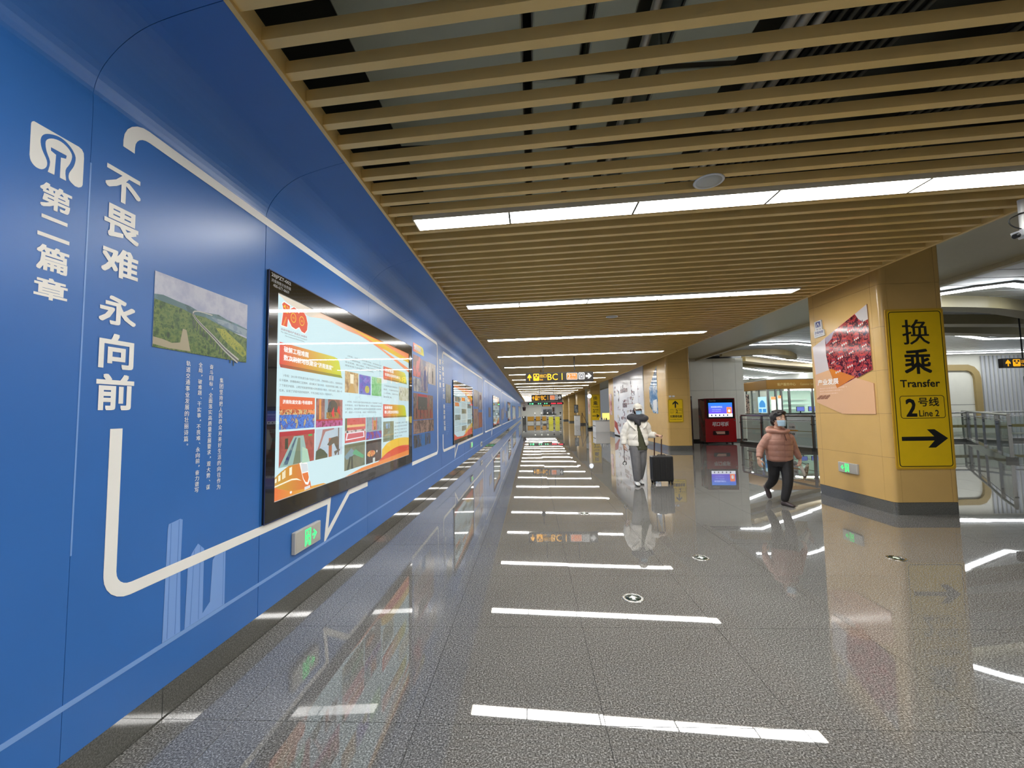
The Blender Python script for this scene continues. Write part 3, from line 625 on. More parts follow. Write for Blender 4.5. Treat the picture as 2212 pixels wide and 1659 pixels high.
snap(P, po, 3.553, 4.062, 1.394, 1.646, 'tunnel portal photo with red flags', [c(150, 60, 50), c(190, 120, 110), c(120, 90, 70), c(170, 80, 70)], 10,
     [(B(.30, .2, .42, 1), (150, 170, 176)), ([(.42, .3), (.40, .62), (.46, .88), (.56, .97), (.66, .97), (.76, .86), (.80, .6), (.78, .3)], (74, 74, 66)), (B(.36, .3, .84, .52), [c(120, 90, 50), c(170, 130, 60), c(90, 80, 50)]), (B(.10, .2, .17, .98), (226, 150, 50)), ([(.54, .48), (.64, .72), (.66, .34), (.60, .34)], (226, 48, 60)), ([(.76, .6), (.84, .78), (.92, .40), (.80, .5)], (214, 50, 46)), (B(0, .0, 1, .24), [c(150, 40, 90), c(190, 90, 150), c(130, 30, 70)]), (B(0, .22, 1, .27), (190, 40, 40))])
snap(P, po, 3.030, 3.530, 1.115, 1.380, 'tunnel ring photo with red side panels', [c(150, 60, 56), c(180, 90, 80), c(120, 50, 50)], 9,
     [([(.0, .0), (.38, .84), (.66, .84), (.82, .0)], (150, 186, 178)), ([(.10, .05), (.42, .8), (.46, .8), (.22, .05)], [c(50, 66, 120), c(80, 110, 130), c(120, 150, 150)]), ([(.36, .02), (.50, .78), (.56, .78), (.58, .02)], (116, 130, 104)), ([(.62, .0), (.62, .5), (.78, .4), (.86, .0)], (176, 214, 188)), (B(.14, .5, .22, .80), (46, 58, 40)), (B(0, .87, 1, 1), (180, 34, 50)), (B(.80, .80, .92, .86), (60, 170, 80))])
snap(P, po, 3.552, 4.062, 1.115, 1.376, 'viaduct crane photo', [c(186, 208, 222), c(196, 214, 226), c(176, 200, 218)], 3,
     [([(.06, .3), (.2, .74), (.24, .98), (.66, 1), (.66, .96), (.34, .9), (.26, .72), (.12, .3)], (170, 120, 116)), ([(.0, .0), (.02, .28), (.16, .36), (.3, .26), (.42, .1), (.42, .0)], (84, 92, 66)), (B(.46, .0, .58, .66), (176, 100, 60)), ([(.40, .44), (.56, .66), (.80, .70), (.84, .6), (.84, .2), (.78, .2), (.66, .46), (.5, .38)], (96, 88, 76)), (B(.82, .0, .86, 1), (110, 90, 80)), ([(.66, .16), (.9, .22), (.9, .16), (.78, .1), (.74, .02), (.7, .02)], (110, 100, 84))])
snap(P, po, 4.113, 4.440, 1.725, 1.942, 'golden station hall photo', [c(110, 80, 36), c(170, 130, 70), c(220, 190, 130), c(140, 100, 50)], 12, [([(.38, .45), (.36, .9), (.64, .9), (.62, .45)], (250, 240, 210)), ([(.2, .0), (.45, .45), (.55, .45), (.8, .0)], (200, 160, 80))])
snap(P, po, 4.462, 4.788, 1.722, 1.938, 'purple light show photo', [c(70, 50, 140), c(120, 80, 190), c(90, 120, 200), c(50, 40, 90)], 16, [(ell(.68, .28, .2, .2, 14), [c(170, 170, 30), c(200, 190, 60), c(120, 130, 30)])])
snap(P, po, 4.822, 5.139, 1.720, 1.943, 'green inspection photo', [c(60, 150, 70), c(100, 190, 100), c(150, 210, 150), c(70, 130, 80)], 10)
snap(P, po, 5.836, 6.300, 1.688, 1.886, 'white machine photo', [c(120, 120, 80), c(190, 190, 150), c(230, 230, 210), c(90, 90, 70)], 12)
snap(P, po, 4.122, 4.645, 1.214, 1.463, 'red banner stage photo', [c(196, 60, 56), c(216, 90, 80), c(180, 50, 50)], 6, [(B(.08, .62, .96, .72), (232, 190, 120)), (B(0, .40, 1, .50), [c(60, 60, 60), c(210, 200, 190), c(150, 90, 80)]), ([(.02, .10), (.94, .14), (.92, .42), (.08, .40)], (236, 230, 236)), ([(.08, .15), (.88, .18), (.86, .37), (.13, .36)], (206, 90, 96)), (B(0, .5, .08, 1), (90, 110, 60))])
snap(P, po, 4.662, 5.148, 1.210, 1.465, 'tunnel portal photo with a blue and red crowd', [c(120, 150, 160), c(150, 176, 180), c(90, 110, 120)], 6, [(B(.36, .4, .42, .98), (210, 120, 130)), (B(.62, .4, .68, .98), (190, 100, 110)), (B(.43, .4, .61, .85), [c(150, 90, 30), c(210, 140, 40), c(190, 80, 30)]), (B(0, .0, 1, .34), [c(110, 40, 100), c(70, 70, 190), c(150, 40, 80), c(60, 50, 90)])])
snap(P, po, 4.116, 4.630, .940, 1.200, 'aerial depot photo', [c(70, 90, 60), c(110, 120, 90), c(130, 130, 100), c(90, 100, 80)], 9, [([(.0, .55), (.3, .82), (.55, .6), (.1, .4)], (120, 150, 160)), ([(.35, .6), (.9, .3), (.95, .42), (.5, .75)], (90, 170, 120)), ([(.1, .0), (.22, .5), (.28, .5), (.2, .0)], (60, 66, 50)), ([(.3, .0), (.3, .5), (.36, .5), (.4, .0)], (64, 68, 52))])
snap(P, po, 4.662, 5.144, .937, 1.196, 'night construction photo', [c(44, 36, 32), c(60, 50, 42), c(84, 60, 44), c(40, 34, 32)], 8, [(ell(.32, .42, .26, .14, 12), [c(200, 90, 40), c(240, 170, 90), c(110, 60, 40)]), (B(.42, .0, .56, .2), (210, 220, 214)), (ell(.68, .46, .035, .06, 10), (240, 240, 236))])
snap(P, po, 5.205, 5.611, 1.145, 1.403, 'aerial town photo', [c(100, 120, 90), c(140, 150, 120), c(120, 130, 100), c(160, 150, 110)], 12, [(B(.25, .65, .6, .9), (130, 170, 200)), (B(.42, .0, .52, 1), (130, 150, 130)), (B(0, .3, 1, .36), (170, 160, 110))])
LP('wave_yellow', [(5.152, .94), (5.169, 1.06)]+smooth_profile([(5.341, 1.124), (5.633, 1.157), (6.008, 1.158), (6.306, 1.139)], 4)+[(6.306, .95)], L_YE, 1)
LP('wave_red', [(4.95, .90), (5.152, .956)]+smooth_profile([(5.342, 1.002), (5.678, 1.041), (6.008, 1.047), (6.306, 1.027)], 4)+[(6.306, .90)], L_RE, 2)
LP('wave_orange', [(4.122, .882), (4.537, .918), (5.0, .925), (5.6, .94), (6.306, .955), (6.306, .882)], L_DOR, 3)
# orange train drawing
LP('train_body', [(2.967, 1.045), (3.059, 1.085), (3.153, 1.115), (3.269, 1.126), (3.36, 1.122), (3.40, 1.06), (3.44, .985), (3.475, .945), (3.49, .895), (3.2, .915), (2.967, .985)], grad('lit train', c(206, 160, 56), c(226, 104, 48), 'Y', -1.62, -1.15, emit=BACK), 1)
LP('train_ground', [(2.967, 1.0), (3.15, .965), (3.35, .925), (3.49, .905), (3.70, .895), (3.75, .882), (2.967, .882)], grad('lit ground', c(236, 122, 60), c(230, 164, 56), 'Y', -1.65, -1.3, emit=BACK), 0)
LP('train_cab', [(3.30, 1.126), (3.42, 1.110), (3.455, .99), (3.46, .95), (3.44, .925), (3.40, .935), (3.36, .985)], L_WH, 2)
LP('train_cab_lower', [(3.345, 1.03), (3.432, 1.03), (3.448, .985), (3.43, .948), (3.40, .955), (3.37, .985)], L_OR, 3)
LP('train_windscreen', [(3.325, 1.113), (3.415, 1.10), (3.435, 1.04), (3.345, 1.037)], lit('windscreen', c(214, 222, 226)), 3)
for a, b, z0, z1 in ((2.985, 3.005, 1.012, 1.045), (3.025, 3.052, 1.018, 1.064), (3.075, 3.093, 1.025, 1.083), (3.099, 3.113, 1.03, 1.092), (3.165, 3.20, 1.04, 1.105)): LP('train_window', [(a, z0), (b, z0+.004), (b, z1), (a, z1-.006)], lit('cream', c(250, 244, 214)), 2)
LP('train_stripe', [(2.967, .990), (3.20, 1.012), (3.27, 1.005), (3.34, .975), (3.27, .992), (3.2, 1.0), (2.967, .980)], lit('cream', c(250, 244, 214)), 2)
LP('train_bumper', [(3.385, .915), (3.47, .918), (3.47, .895), (3.385, .890)], lit('bumper', c(224, 226, 230)), 3)
LP('train_lamp', ell(3.19, .91, .014, .010, 12), L_WH, 3)
# further light boxes
def far_box(y0, y1, z0, z1, label, style):
    root, po, P = light_box(y0, y1, z0, z1, y0+.10, y1-.08, z0+.10, z1-.11, label)
    cy = (y0+y1)/2; a0, a1, b0, b1 = y0+.10, y1-.08, z0+.10, z1-.11; W_, H_ = a1-a0, b1-b0
    q = lambda u_, v_: (a0+u_*W_, b0+v_*H_)
    sh = lambda n, pts, m, k=0: link(n, poly(P, [q(*t) for t in pts], .0182+.0005*k, .0004), m, po)
    sh('swoosh', [(.0, 1), (.0, .96), (.35, .93), (.7, .84), (1, .66), (1, 1)], L_OR); sh('swoosh_edge', [(.3, .96), (.7, .88), (1, .78), (1, .86), (.7, .93)], L_YE, 1)
    sh('wave_red', [(.0, .0), (.0, .12), (.15, .04), (.45, .02), (.7, .10), (1, .16), (1, 0)], L_RE, 1); sh('wave_yellow', [(.5, .06), (.75, .2), (1, .25), (1, .14), (.7, .08)], L_YE, 0)
    for i in range(3):
        for j in range(6):
            u0 = .05+.32*i; v1 = .80-.115*j
            if (i+j+style) % 3 == 0: sh('photo', [(u0, v1-.10), (u0+.26, v1-.10), (u0+.26, v1), (u0, v1)], photo('lit far photo %d' % ((i*7+j+style) % 4), [c(70, 90, 110), c(150, 160, 160), c(90, 110, 80), c(200, 200, 190)], 6, emit=BACK*.9), 1)
            elif (i+j+style) % 5 == 1: sh('heading', [(u0, v1-.07), (u0+.2, v1-.07), (u0+.18, v1), (u0, v1)], L_DOR, 1)
            else:
                mb = MB()
                for k in range(4): rect(P, *q(u0, v1-.025*k-.008), *q(u0+.27, v1-.025*k), .0184, .0003, mb)
                tag(link('text_rows', mb, lit('pale grey rows', c(160, 172, 176)), po), kind='stuff')
    return root
far_box(9.92, 13.20, .74, 2.29, 'second backlit poster box along the blue wall, between two printed photos', 0)
far_box(20.3, 24.3, .76, 2.32, 'third backlit poster box along the blue wall, narrow from here', 1)
far_box(33.1, 37.2, .78, 2.30, 'fourth backlit poster box, well down the blue wall', 2)
far_box(41.3, 48.8, .70, 2.10, 'fifth backlit poster box, second from the far end of the wall', 1)
far_box(61.5, 72, .55, 2.32, 'farthest backlit poster box beside the end of the blue wall', 0)
# ------------------------------------------------------------------ exit signs
M_GREEN = mat('lit green', c(60, 235, 120), .5, emit=1.0, ecol=c(70, 245, 130))
def exit_sign(P0, w_, h_, label, right=True, grp='green exit signs'):
    root = thing('exit_sign', label, 'exit sign', P0.o, 0, grp)
    P = Plane((0, 0, 0), P0.r); bx = MB(); rect(P, 0, 0, w_, h_, 0, .028, bx); link('housing', bevel(link('t', bx, None), .003, 1).data, mat('exit sign metal', c(190, 188, 182), .35), root)
    bpy.data.objects.remove(bpy.data.objects['t'])
    link('face', rect(P, .012, .012, w_-.012, h_-.012, .028, .001), mat('exit sign face', c(184, 181, 172), .4), root)
    s = 1 if right else -1; cu = w_*(.47 if right else .48)
    g = MB(); D = .0295; a = h_*.30
    X = lambda t: cu+s*t
    band(P, [(X(-a*.75), h_*.12), (X(-a*.75), h_*.86), (X(a*.75), h_*.86), (X(a*.75), h_*.12), (X(a*.35), h_*.12)], h_*.09, d0=D, th=.001, mb=g)
    poly(P, ell(X(.05*a), h_*.72, h_*.055, h_*.06, 10), D, .001, g)
    band(P, [(X(0), h_*.64), (X(-.05*a), h_*.42), (X(.28*a), h_*.28), (X(.2*a), h_*.14)], h_*.075, d0=D, th=.001, mb=g)
    band(P, [(X(-.05*a), h_*.42), (X(-.28*a), h_*.30), (X(-.5*a), h_*.20)], h_*.07, d0=D, th=.001, mb=g)
    band(P, [(X(-.45*a), h_*.46), (X(-.32*a), h_*.58), (X(0), h_*.62), (X(.3*a), h_*.52), (X(.42*a), h_*.60)], h_*.06, d0=D, th=.001, mb=g)
    t0 = cu+s*a*1.35; t1 = cu+s*a*2.6
    band(P, [(t0, h_*.5), (t1-s*.01, h_*.5)], h_*.10, d0=D, th=.001, mb=g); band(P, [(t1-s*h_*.26, h_*.72), (t1, h_*.5), (t1-s*h_*.26, h_*.28)], h_*.09, d0=D, th=.001, mb=g)
    link('pictogram', g, M_GREEN, root)
    return root
exit_sign(Plane((XW+.004, 3.215, .428), (0, 1, 0)), .392, .166, 'grey exit sign with green running man under the nearest light box')
exit_sign(Plane((XW+.004, 12.65, .428), (0, 1, 0)), .40, .166, 'grey exit sign with green running man beyond the second light box')
s = thing('wall_socket', 'small pale cover plate low on the blue wall', 'socket', (XW+.004, 15.2, .26)); link('plate', bevel(link('t', MB().box((0, 0, 0), (.02, .45, .16)), None), .004).data, M_WPAINT, s); bpy.data.objects.remove(bpy.data.objects['t'])
link('insert', MB().box((.02, .12, .04), (.024, .33, .12)), M_STEELD, s)
# ------------------------------------------------------------------ columns
CX0, CX1 = 4.95, 5.81
def rr_ring(x0, y0, x1, y1, r, n=4): return rrect(x0, y0, x1, y1, r, n)
def slabring(mb, pts, z0, z1):
    n = len(pts); vs = [(a, b, z0) for a, b in pts]+[(a, b, z1) for a, b in pts]
    return mb.add(vs, [(i, (i+1) % n, n+(i+1) % n, n+i) for i in range(n)]+[tuple(range(n, 2*n)), tuple(reversed(range(n)))])
COLY = [(6.05, 7.59), (15.5, 18.6), (25.4, 26.94), (35.4, 36.94), (45.2, 46.74), (55, 56.54), (65, 66.54)]
col_labels = ['wide gold panelled column carrying the big yellow transfer sign', 'gold panelled column with the small yellow lift sign', 'gold panelled column beside the white picture board', 'gold panelled column with the far yellow transfer sign', 'gold panelled column behind the folded stand', 'gold panelled column sixth from the camera', 'gold panelled column farthest from the camera']
for k, (y0, y1) in enumerate(COLY):
    core = MB(); slabring(core, rrect(CX0+.008, y0+.008, CX1-.008, y1-.008, .05), .0, 3.79)
    o = tag(link('column', core, M_GROUT), col_labels[k], None, 'gold panelled columns', 'structure')
    link('plinth', slabring(MB(), rrect(CX0+.004, y0+.004, CX1-.004, y1-.004, .05), -.001, .163), M_PLINTH, o)
    cuts = [.168, .775, 1.385, 1.995, 2.61, 3.215, 3.785]
    for a, b in zip(cuts[:-1], cuts[1:]):
        if k < 3:
            g = .0012; rr = .06
            for (p, q, e, h) in ((CX0, y0+.16, CX0+.006, y1-.16), (CX1-.006, y0+.16, CX1, y1-.16), (CX0+.10, y0, CX1-.10, y0+.006), (CX0+.10, y1-.006, CX1-.10, y1)):
                if e-p < h-q: link('panel', MB().box((p, q+g, a+g), (e, h-g, b-g)), M_GOLDP, o)
                else: link('panel', MB().box((p+g, q, a+g), (e-g, h, b-g)), M_GOLDP, o)
            for sx, sy in ((0, 0), (1, 0), (1, 1), (0, 1)):
                cx = CX0+rr if sx == 0 else CX1-rr; cy = y0+rr if sy == 0 else y1-rr
                a0 = {(0, 0): 180, (1, 0): 270, (1, 1): 0, (0, 1): 90}[(sx, sy)]
                out = [(cx+rr*math.cos(math.radians(a0+15*i)), cy+rr*math.sin(math.radians(a0+15*i))) for i in range(7)]
                ex = CX0+.10-g if sx == 0 else CX1-.10+g; ey = y0+.16-g if sy == 0 else y1-.16+g
                fx = CX0 if sx == 0 else CX1; fy = y0 if sy == 0 else y1
                out = ([(fx, ey)] + out + [(ex, fy)]) if (sx, sy) in ((0, 0), (1, 1)) else ([(ex, fy)] + out + [(fx, ey)])
                inn = [(p[0]+(.006 if sx == 0 else -.006)*(1 if abs(p[0]-(ex)) > 1e-6 else 0), p[1]+(.006 if sy == 0 else -.006)*(1 if abs(p[1]-ey) > 1e-6 else 0)) for p in out]
                m = MB(); n_ = len(out)
                vs = [(p[0], p[1], a+g) for p in out]+[(p[0], p[1], b-g) for p in out]
                m.add(vs, [(i, i+1, n_+i+1, n_+i) for i in range(n_-1)], True)
                link('corner_panel', m, M_GOLDP, o)
        else: link('panel', slabring(MB(), rrect(CX0, y0, CX1, y1, .06), a+.003, b-.003), M_GOLDP, o)
# ------------------------------------------------------------------ yellow signs on the column fronts
def transfer_sign(y, label, x0=4.995, x1=5.775, z0=.615, z1=2.845):
    root = thing('transfer_sign', label, 'sign', ((x0+x1)/2, y, z0), 0, 'yellow transfer signs on columns')
    P = Plane((-(x0+x1)/2, 0, -z0), (1, 0, 0))
    link('panel', poly(P, rrect(x0, z0, x1, z1, .03), .0, .012), mat('pale gold sign edge', c(205, 160, 50), .4), root)
    link('face', poly(P, rrect(x0+.025, z0+.025, x1-.025, z1-.025, .03), .012, .001), M_YEL, root)
    link('border', band(P, rrect(x0+.045, z0+.042, x1-.04, z1-.042, .035), .011, True, .013, .001), M_INK, root)
    t = MB()
    write(P, '换', 5.205, 2.335, .365, .36, .010, .014, t); write(P, '乘', 5.200, 1.925, .365, .35, .018, .014, t)
    write(P, 'Transfer', 5.125, 1.742, .53, .105, .035, .014, t)
    write(P, '2', 5.175, 1.335, .145, .25, .028, .014, t); write(P, '号线', 5.345, 1.475, .275, .125, .016, .014, t); write(P, 'Line 2', 5.345, 1.335, .265, .090, .018, .014, t)
    link('lettering', t, M_INK, root)
    link('line_border', band(P, rrect(5.105, 1.315, 5.69, 1.622, .035), .008, True, .013, .001), M_INK, root)
    a = MB(); poly(P, [(5.09, 1.005), (5.52, 1.005), (5.43, .91), (5.53, .91), (5.70, 1.035), (5.53, 1.16), (5.43, 1.16), (5.52, 1.062), (5.09, 1.062)], .013, .001, a)
    link('arrow', a, M_INK, root)
transfer_sign(6.05, 'tall yellow transfer sign on the nearest gold column')
transfer_sign(35.4, 'far yellow transfer sign on a column behind the white counters')
root = thing('lift_sign', 'small square yellow sign with an upward arrow on the second column', 'sign', (5.12, 15.5, 1.02))
P = Plane((-5.12, 0, -1.02), (1, 0, 0))
link('panel', poly(P, rrect(4.97, 1.01, 5.52, 1.86, .03), 0, .012), mat('pale gold sign edge', c(205, 160, 50), .4), root)
link('face', poly(P, rrect(4.985, 1.025, 5.505, 1.845, .03), .012, .001), M_YEL, root)
link('border', band(P, rrect(4.995, 1.035, 5.495, 1.835, .03), .008, True, .013, .001), M_INK, root)
a = MB(); poly(P, [(5.215, 1.54), (5.265, 1.54), (5.265, 1.71), (5.34, 1.64), (5.34, 1.71), (5.24, 1.80), (5.14, 1.71), (5.14, 1.64), (5.215, 1.71)], .013, .001, a); link('arrow', a, M_INK, root)
t = MB(); write(P, '2', 5.25, 1.35, .07, .13, .028, .014, t); write(P, '号线', 5.33, 1.43, .12, .055, .01, .014, t); write(P, 'Line 2', 5.33, 1.35, .12, .04, .0, .014, t)
write(P, '无障碍电梯', 5.03, 1.18, .43, .10, .02, .014, t); write(P, 'Accessible Elevator', 5.03, 1.10, .43, .045, .006, .014, t); link('lettering', t, M_INK, root)
b_ = band(P, rrect(5.225, 1.325, 5.475, 1.51, .01), .006, True, .013, .001); band(P, [(5.05, 1.35), (5.05, 1.49), (5.16, 1.49), (5.16, 1.35), (5.05, 1.35)], .008, False, .013, .001, b_); band(P, [(5.105, 1.35), (5.105, 1.49)], .008, d0=.013, th=.001, mb=b_); link('lift_symbol', b_, M_INK, root)
for i, x in enumerate((5.02, 5.14)):
    tag(bevel(link('sensor', MB().box((x, 15.45, 1.925), (x+.08, 15.5, 1.99)), mat('white plastic', c(225, 225, 222), .4)), .01), ['left', 'right'][i]+' small white box above the lift sign', 'sensor', 'white boxes on the second column')
# ------------------------------------------------------------------ poster and plate on the near column
PF = Plane((CX0, 0, 0), (0, -1, 0))
root = thing('wall_poster', 'angular poster with a red lantern photo on the nearest column', 'poster', (CX0, 6.85, 1.37))
P = Plane((0, 6.85, -1.37), (0, -1, 0))
Y = lambda y: -y
poP = [(Y(7.47), 1.57), (Y(7.49), 2.53), (Y(7.20), 2.63), (Y(6.27), 2.985), (Y(6.25), 2.02), (Y(6.56), 1.92), (Y(6.25), 1.82), (Y(6.25), 1.375), (Y(6.89), 1.375)]
P = Plane((0, 6.85, -1.37), (0, -1, 0))
def Q(pts): return [(-a, b) for a, b in pts]
class PlaneY(Plane):
    pass
P2 = Plane((0, -6.85, -1.37), (0, -1, 0))
link('board', poly(P2, Q([(7.47, 1.57), (7.49, 2.53), (7.20, 2.63), (6.27, 2.985), (6.25, 2.02), (6.56, 1.92), (6.25, 1.82), (6.25, 1.375), (6.89, 1.375)]), .0, .012), mat('peach poster', c(228, 182, 142), .12), root)
link('photo', poly(P2, Q([(7.17, 2.64), (6.27, 2.98), (6.25, 2.02), (6.53, 1.925), (6.56, 1.93), (6.97, 1.79), (7.06, 1.96), (7.13, 2.12), (7.17, 2.34)]), .012, .0006), photo('lantern photo', [c(60, 20, 34), c(140, 40, 48), c(176, 60, 60), c(70, 24, 40), c(190, 90, 84), c(66, 46, 76)], 7, rough=.1, detail=3), root)
ln = MB(); lw = MB(); ld = MB(); rnd = random.Random(4)
for a, b, sz in [(6.40, 2.75, .10), (6.62, 2.70, .11), (6.50, 2.55, .10), (6.75, 2.52, .12), (6.95, 2.58, .10), (6.36, 2.42, .09), (6.62, 2.36, .10), (6.85, 2.32, .12), (7.05, 2.42, .10), (6.42, 2.22, .11), (6.66, 2.16, .12), (6.92, 2.10, .12), (6.38, 2.06, .08), (7.02, 2.24, .08)]:
    poly(P2, Q([(a+sz*.5, b-sz*.35), (a+sz*.35, b+sz*.5), (a-sz*.5, b+sz*.4), (a-sz*.4, b-sz*.5)]), .0126, .0004, ln)
    for j in range(3):
        poly(P2, Q(ell(a+sz*(.4-.35*j), b-sz*.5+.01*j, sz*.12, sz*.16, 8)), .0134, .0003, lw)
        poly(P2, Q(ell(a+sz*(.3-.3*j), b+sz*.05, sz*.08, sz*.20, 8)), .0132, .0003, ld)
link('lanterns', ln, mat('lantern red', c(206, 66, 62), .15), root); link('lantern_caps', lw, mat('lantern white', c(226, 220, 214), .15), root); link('lantern_ink', ld, mat('lantern ink', c(56, 46, 84), .15), root)
link('sky_patch', poly(P2, Q([(7.17, 2.64), (6.95, 2.72), (7.02, 2.60), (7.15, 2.53)]), .0128, .0004), mat('lilac', c(170, 158, 172), .15), root)
link('cloth_patch', poly(P2, Q([(6.5, 2.89), (6.27, 2.98), (6.26, 2.76), (6.36, 2.74), (6.44, 2.80)]), .0128, .0004), mat('pale cloth', c(206, 200, 198), .15), root)
link('calligraphy_strip', poly(P2, Q([(7.17, 2.64), (7.49, 2.53), (7.45, 2.05), (7.12, 2.10), (7.15, 2.30)]), .012, .0005), mat('white strip', c(214, 206, 208), .12), root)
link('orange_patch', poly(P2, Q([(7.12, 2.12), (7.05, 2.10), (6.80, 2.02), (6.58, 1.94), (6.97, 1.79), (7.06, 1.96)]), .0130, .0005), mat('orange patch', c(214, 128, 50), .12), root)
br = MB()
for i in range(9): poly(P2, Q([(7.46-.03*i, 1.62+.02*(i % 3)), (7.38-.03*i, 1.62+.02*(i % 3)), (7.38-.03*i, 1.65+.02*(i % 3)), (7.46-.03*i, 1.64+.02*(i % 3))]), .0122, .0004, br)
link('lower_strokes', br, mat('brown strokes', c(170, 120, 92), .2), root)
t = write(P2, '产业发展', -7.42, 1.855, .49, .10, .02, .014); link('lettering', t, M_WHITE, root)
t = MB()
for i in range(3): write(P2, '推动产业发展助力城市腾飞', -7.38, 1.79-.045*i, .62-.1*i, .022, 0, .0128, t)
link('small_lettering', t, mat('pale lettering', c(240, 208, 180), .4), root)
root = thing('logo_plate', 'small white raised emblem plate at the upper left of the column poster', 'plate', (CX0, 7.31, 2.68))
P3 = Plane((0, -7.31, -2.68), (0, -1, 0))
link('plate', poly(P3, Q([(7.40, 2.955), (7.23, 2.965), (7.215, 2.80), (7.18, 2.79), (7.17, 2.69), (7.40, 2.675), (7.42, 2.69), (7.42, 2.79), (7.39, 2.80)]), 0, .02), M_WPAINT, root)
link('emblem', poly(P3, rrect(-7.365, 2.85, -7.25, 2.945, .012), .02, .001), mat('navy print', c(60, 70, 130), .4), root)
link('emblem_arch', band(P3, [(-7.34, 2.855), (-7.335, 2.89), (-7.31, 2.92), (-7.285, 2.89), (-7.28, 2.855)], .012, d0=.021, th=.001), M_WHITE, root)
link('lettering', write(P3, '济南地铁', -7.40, 2.735, .21, .05, .02, .021, write(P3, '第二站', -7.35, 2.80, .11, .03, .01, .021, write(P3, 'JINAN METRO', -7.40, 2.70, .21, .022, .006, .021))), mat('navy print', c(60, 70, 130), .4), root)
exit_sign(Plane((CX0-.001, 7.045, .455), (0, -1, 0)), .395, .155, 'grey exit sign with green running man low on the nearest gold column', right=False)
# poster on the second column (glossy, mostly blue)
root = thing('wall_poster', 'glossy blue angular poster on the side of the second column', 'poster', (CX0, 17.1, 1.35))
P4 = Plane((0, -17.1, -1.35), (0, -1, 0))
link('board', poly(P4, Q([(17.68, 1.62), (17.68, 2.4), (16.6, 3.2), (16.6, 1.33), (17.2, 1.35)]), 0, .012), photo('blue building poster', [c(90, 130, 170), c(130, 160, 190), c(190, 200, 210), c(70, 90, 70)], 2.2, rough=.08, detail=2), root)
link('white_block', poly(P4, Q([(17.2, 1.45), (17.2, 1.85), (16.7, 1.9), (16.7, 1.42)]), .0125, .0008), M_WPAINT, root)
# ------------------------------------------------------------------ white picture board
root = thing('picture_board', 'large white board of small linked pictures between two columns', 'board', (CX0, 22, 0), 0)
P5 = Plane((0, -22, 0), (0, -1, 0))
bd = MB(); bd.box((0, -3.32, .06), (.10, 3.39, 3.45)); link('board', bevel(link('t', bd, None), .006).data, mat('white board', c(240, 241, 244), .2), root); bpy.data.objects.remove(bpy.data.objects['t'])
rb = random.Random(11)
cols_ = [(90, 70, 76), (150, 110, 112), (60, 50, 60), (170, 140, 140), (120, 60, 70), (190, 180, 150), (80, 90, 100)]
pth = [(24.8, 2.9, 24.8, 2.3), (24.2, 2.6, 23.9, 2.55), (23.9, 2.5, 23.8, 1.9), (23.3, 2.75, 22.2, 2.65), (20.9, 2.95, 20.7, 2.4), (20.8, 2.4, 20.2, 2.2), (20.9, 2.3, 20.7, 1.9), (22.9, 1.95, 22.0, 2.0), (21.8, 1.95, 20.4, 2.1), (22.9, 1.7, 20.3, 1.8), (22.9, 1.6, 22.5, 1.2), (24.2, 1.7, 23.6, 1.5), (24.3, 1.15, 23.7, .9), (23.4, 1.1, 22.6, 1.1), (22.6, 1.1, 21.6, .9), (24.4, .8, 23.6, .6), (23, .8, 21.5, .55), (21.9, 1.35, 20.4, 1.45), (20.2, 1.3, 19.4, .8), (19.6, 2.6, 19.3, 1.6)]
for i, (a, b, e, g) in enumerate(pth):
    link('connector', band(P5, Q([(a, b), (a, g), (e, g)]), .025, d0=0, th=.002), mat('fine grey line', c(150, 140, 142), .5), root)
    for j in range(3):
        t_ = (j+.5)/3; y = a+(e-a)*t_+rb.uniform(-.1, .1); z = b+(g-b)*t_+rb.uniform(-.06, .06); wd, hh = rb.uniform(.07, .26), rb.uniform(.06, .2)
        cc = cols_[rb.randrange(7)]
        link('picture', rect(P5, -y-wd/2, z-hh/2, -y+wd/2, z+hh/2, .002+.0005*j, .002), mat('tiny picture %d' % cols_.index(cc), c(*cc), .4), root)
link('picture_strip', rect(P5, -23.4, 2.42, -21.7, 2.62, .004, .002), photo('strip pictures', [c(90, 66, 80), c(150, 120, 120), c(60, 50, 60), c(170, 150, 150)], 4), root)
link('picture_strip', rect(P5, -22.9, 1.62, -21.9, 1.86, .004, .002), photo('strip pictures', [c(90, 66, 80)], 4), root)
link('vertical_title', write(P5, '历', -25.2, 2.5, .16, .15, .02, .004, write(P5, '程', -25.2, 2.3, .16, .15, .02, .004, write(P5, '光', -25.2, 2.7, .16, .15, .02, .004))), M_INK, root)
link('red_corner', poly(P5, Q([(25.30, .9), (24.5, .75), (24.2, .35), (23.9, .2), (24.1, .12), (25.0, .45), (25.30, .5)]), .001, .004), mat('brick red print', c(170, 66, 46), .4), root)
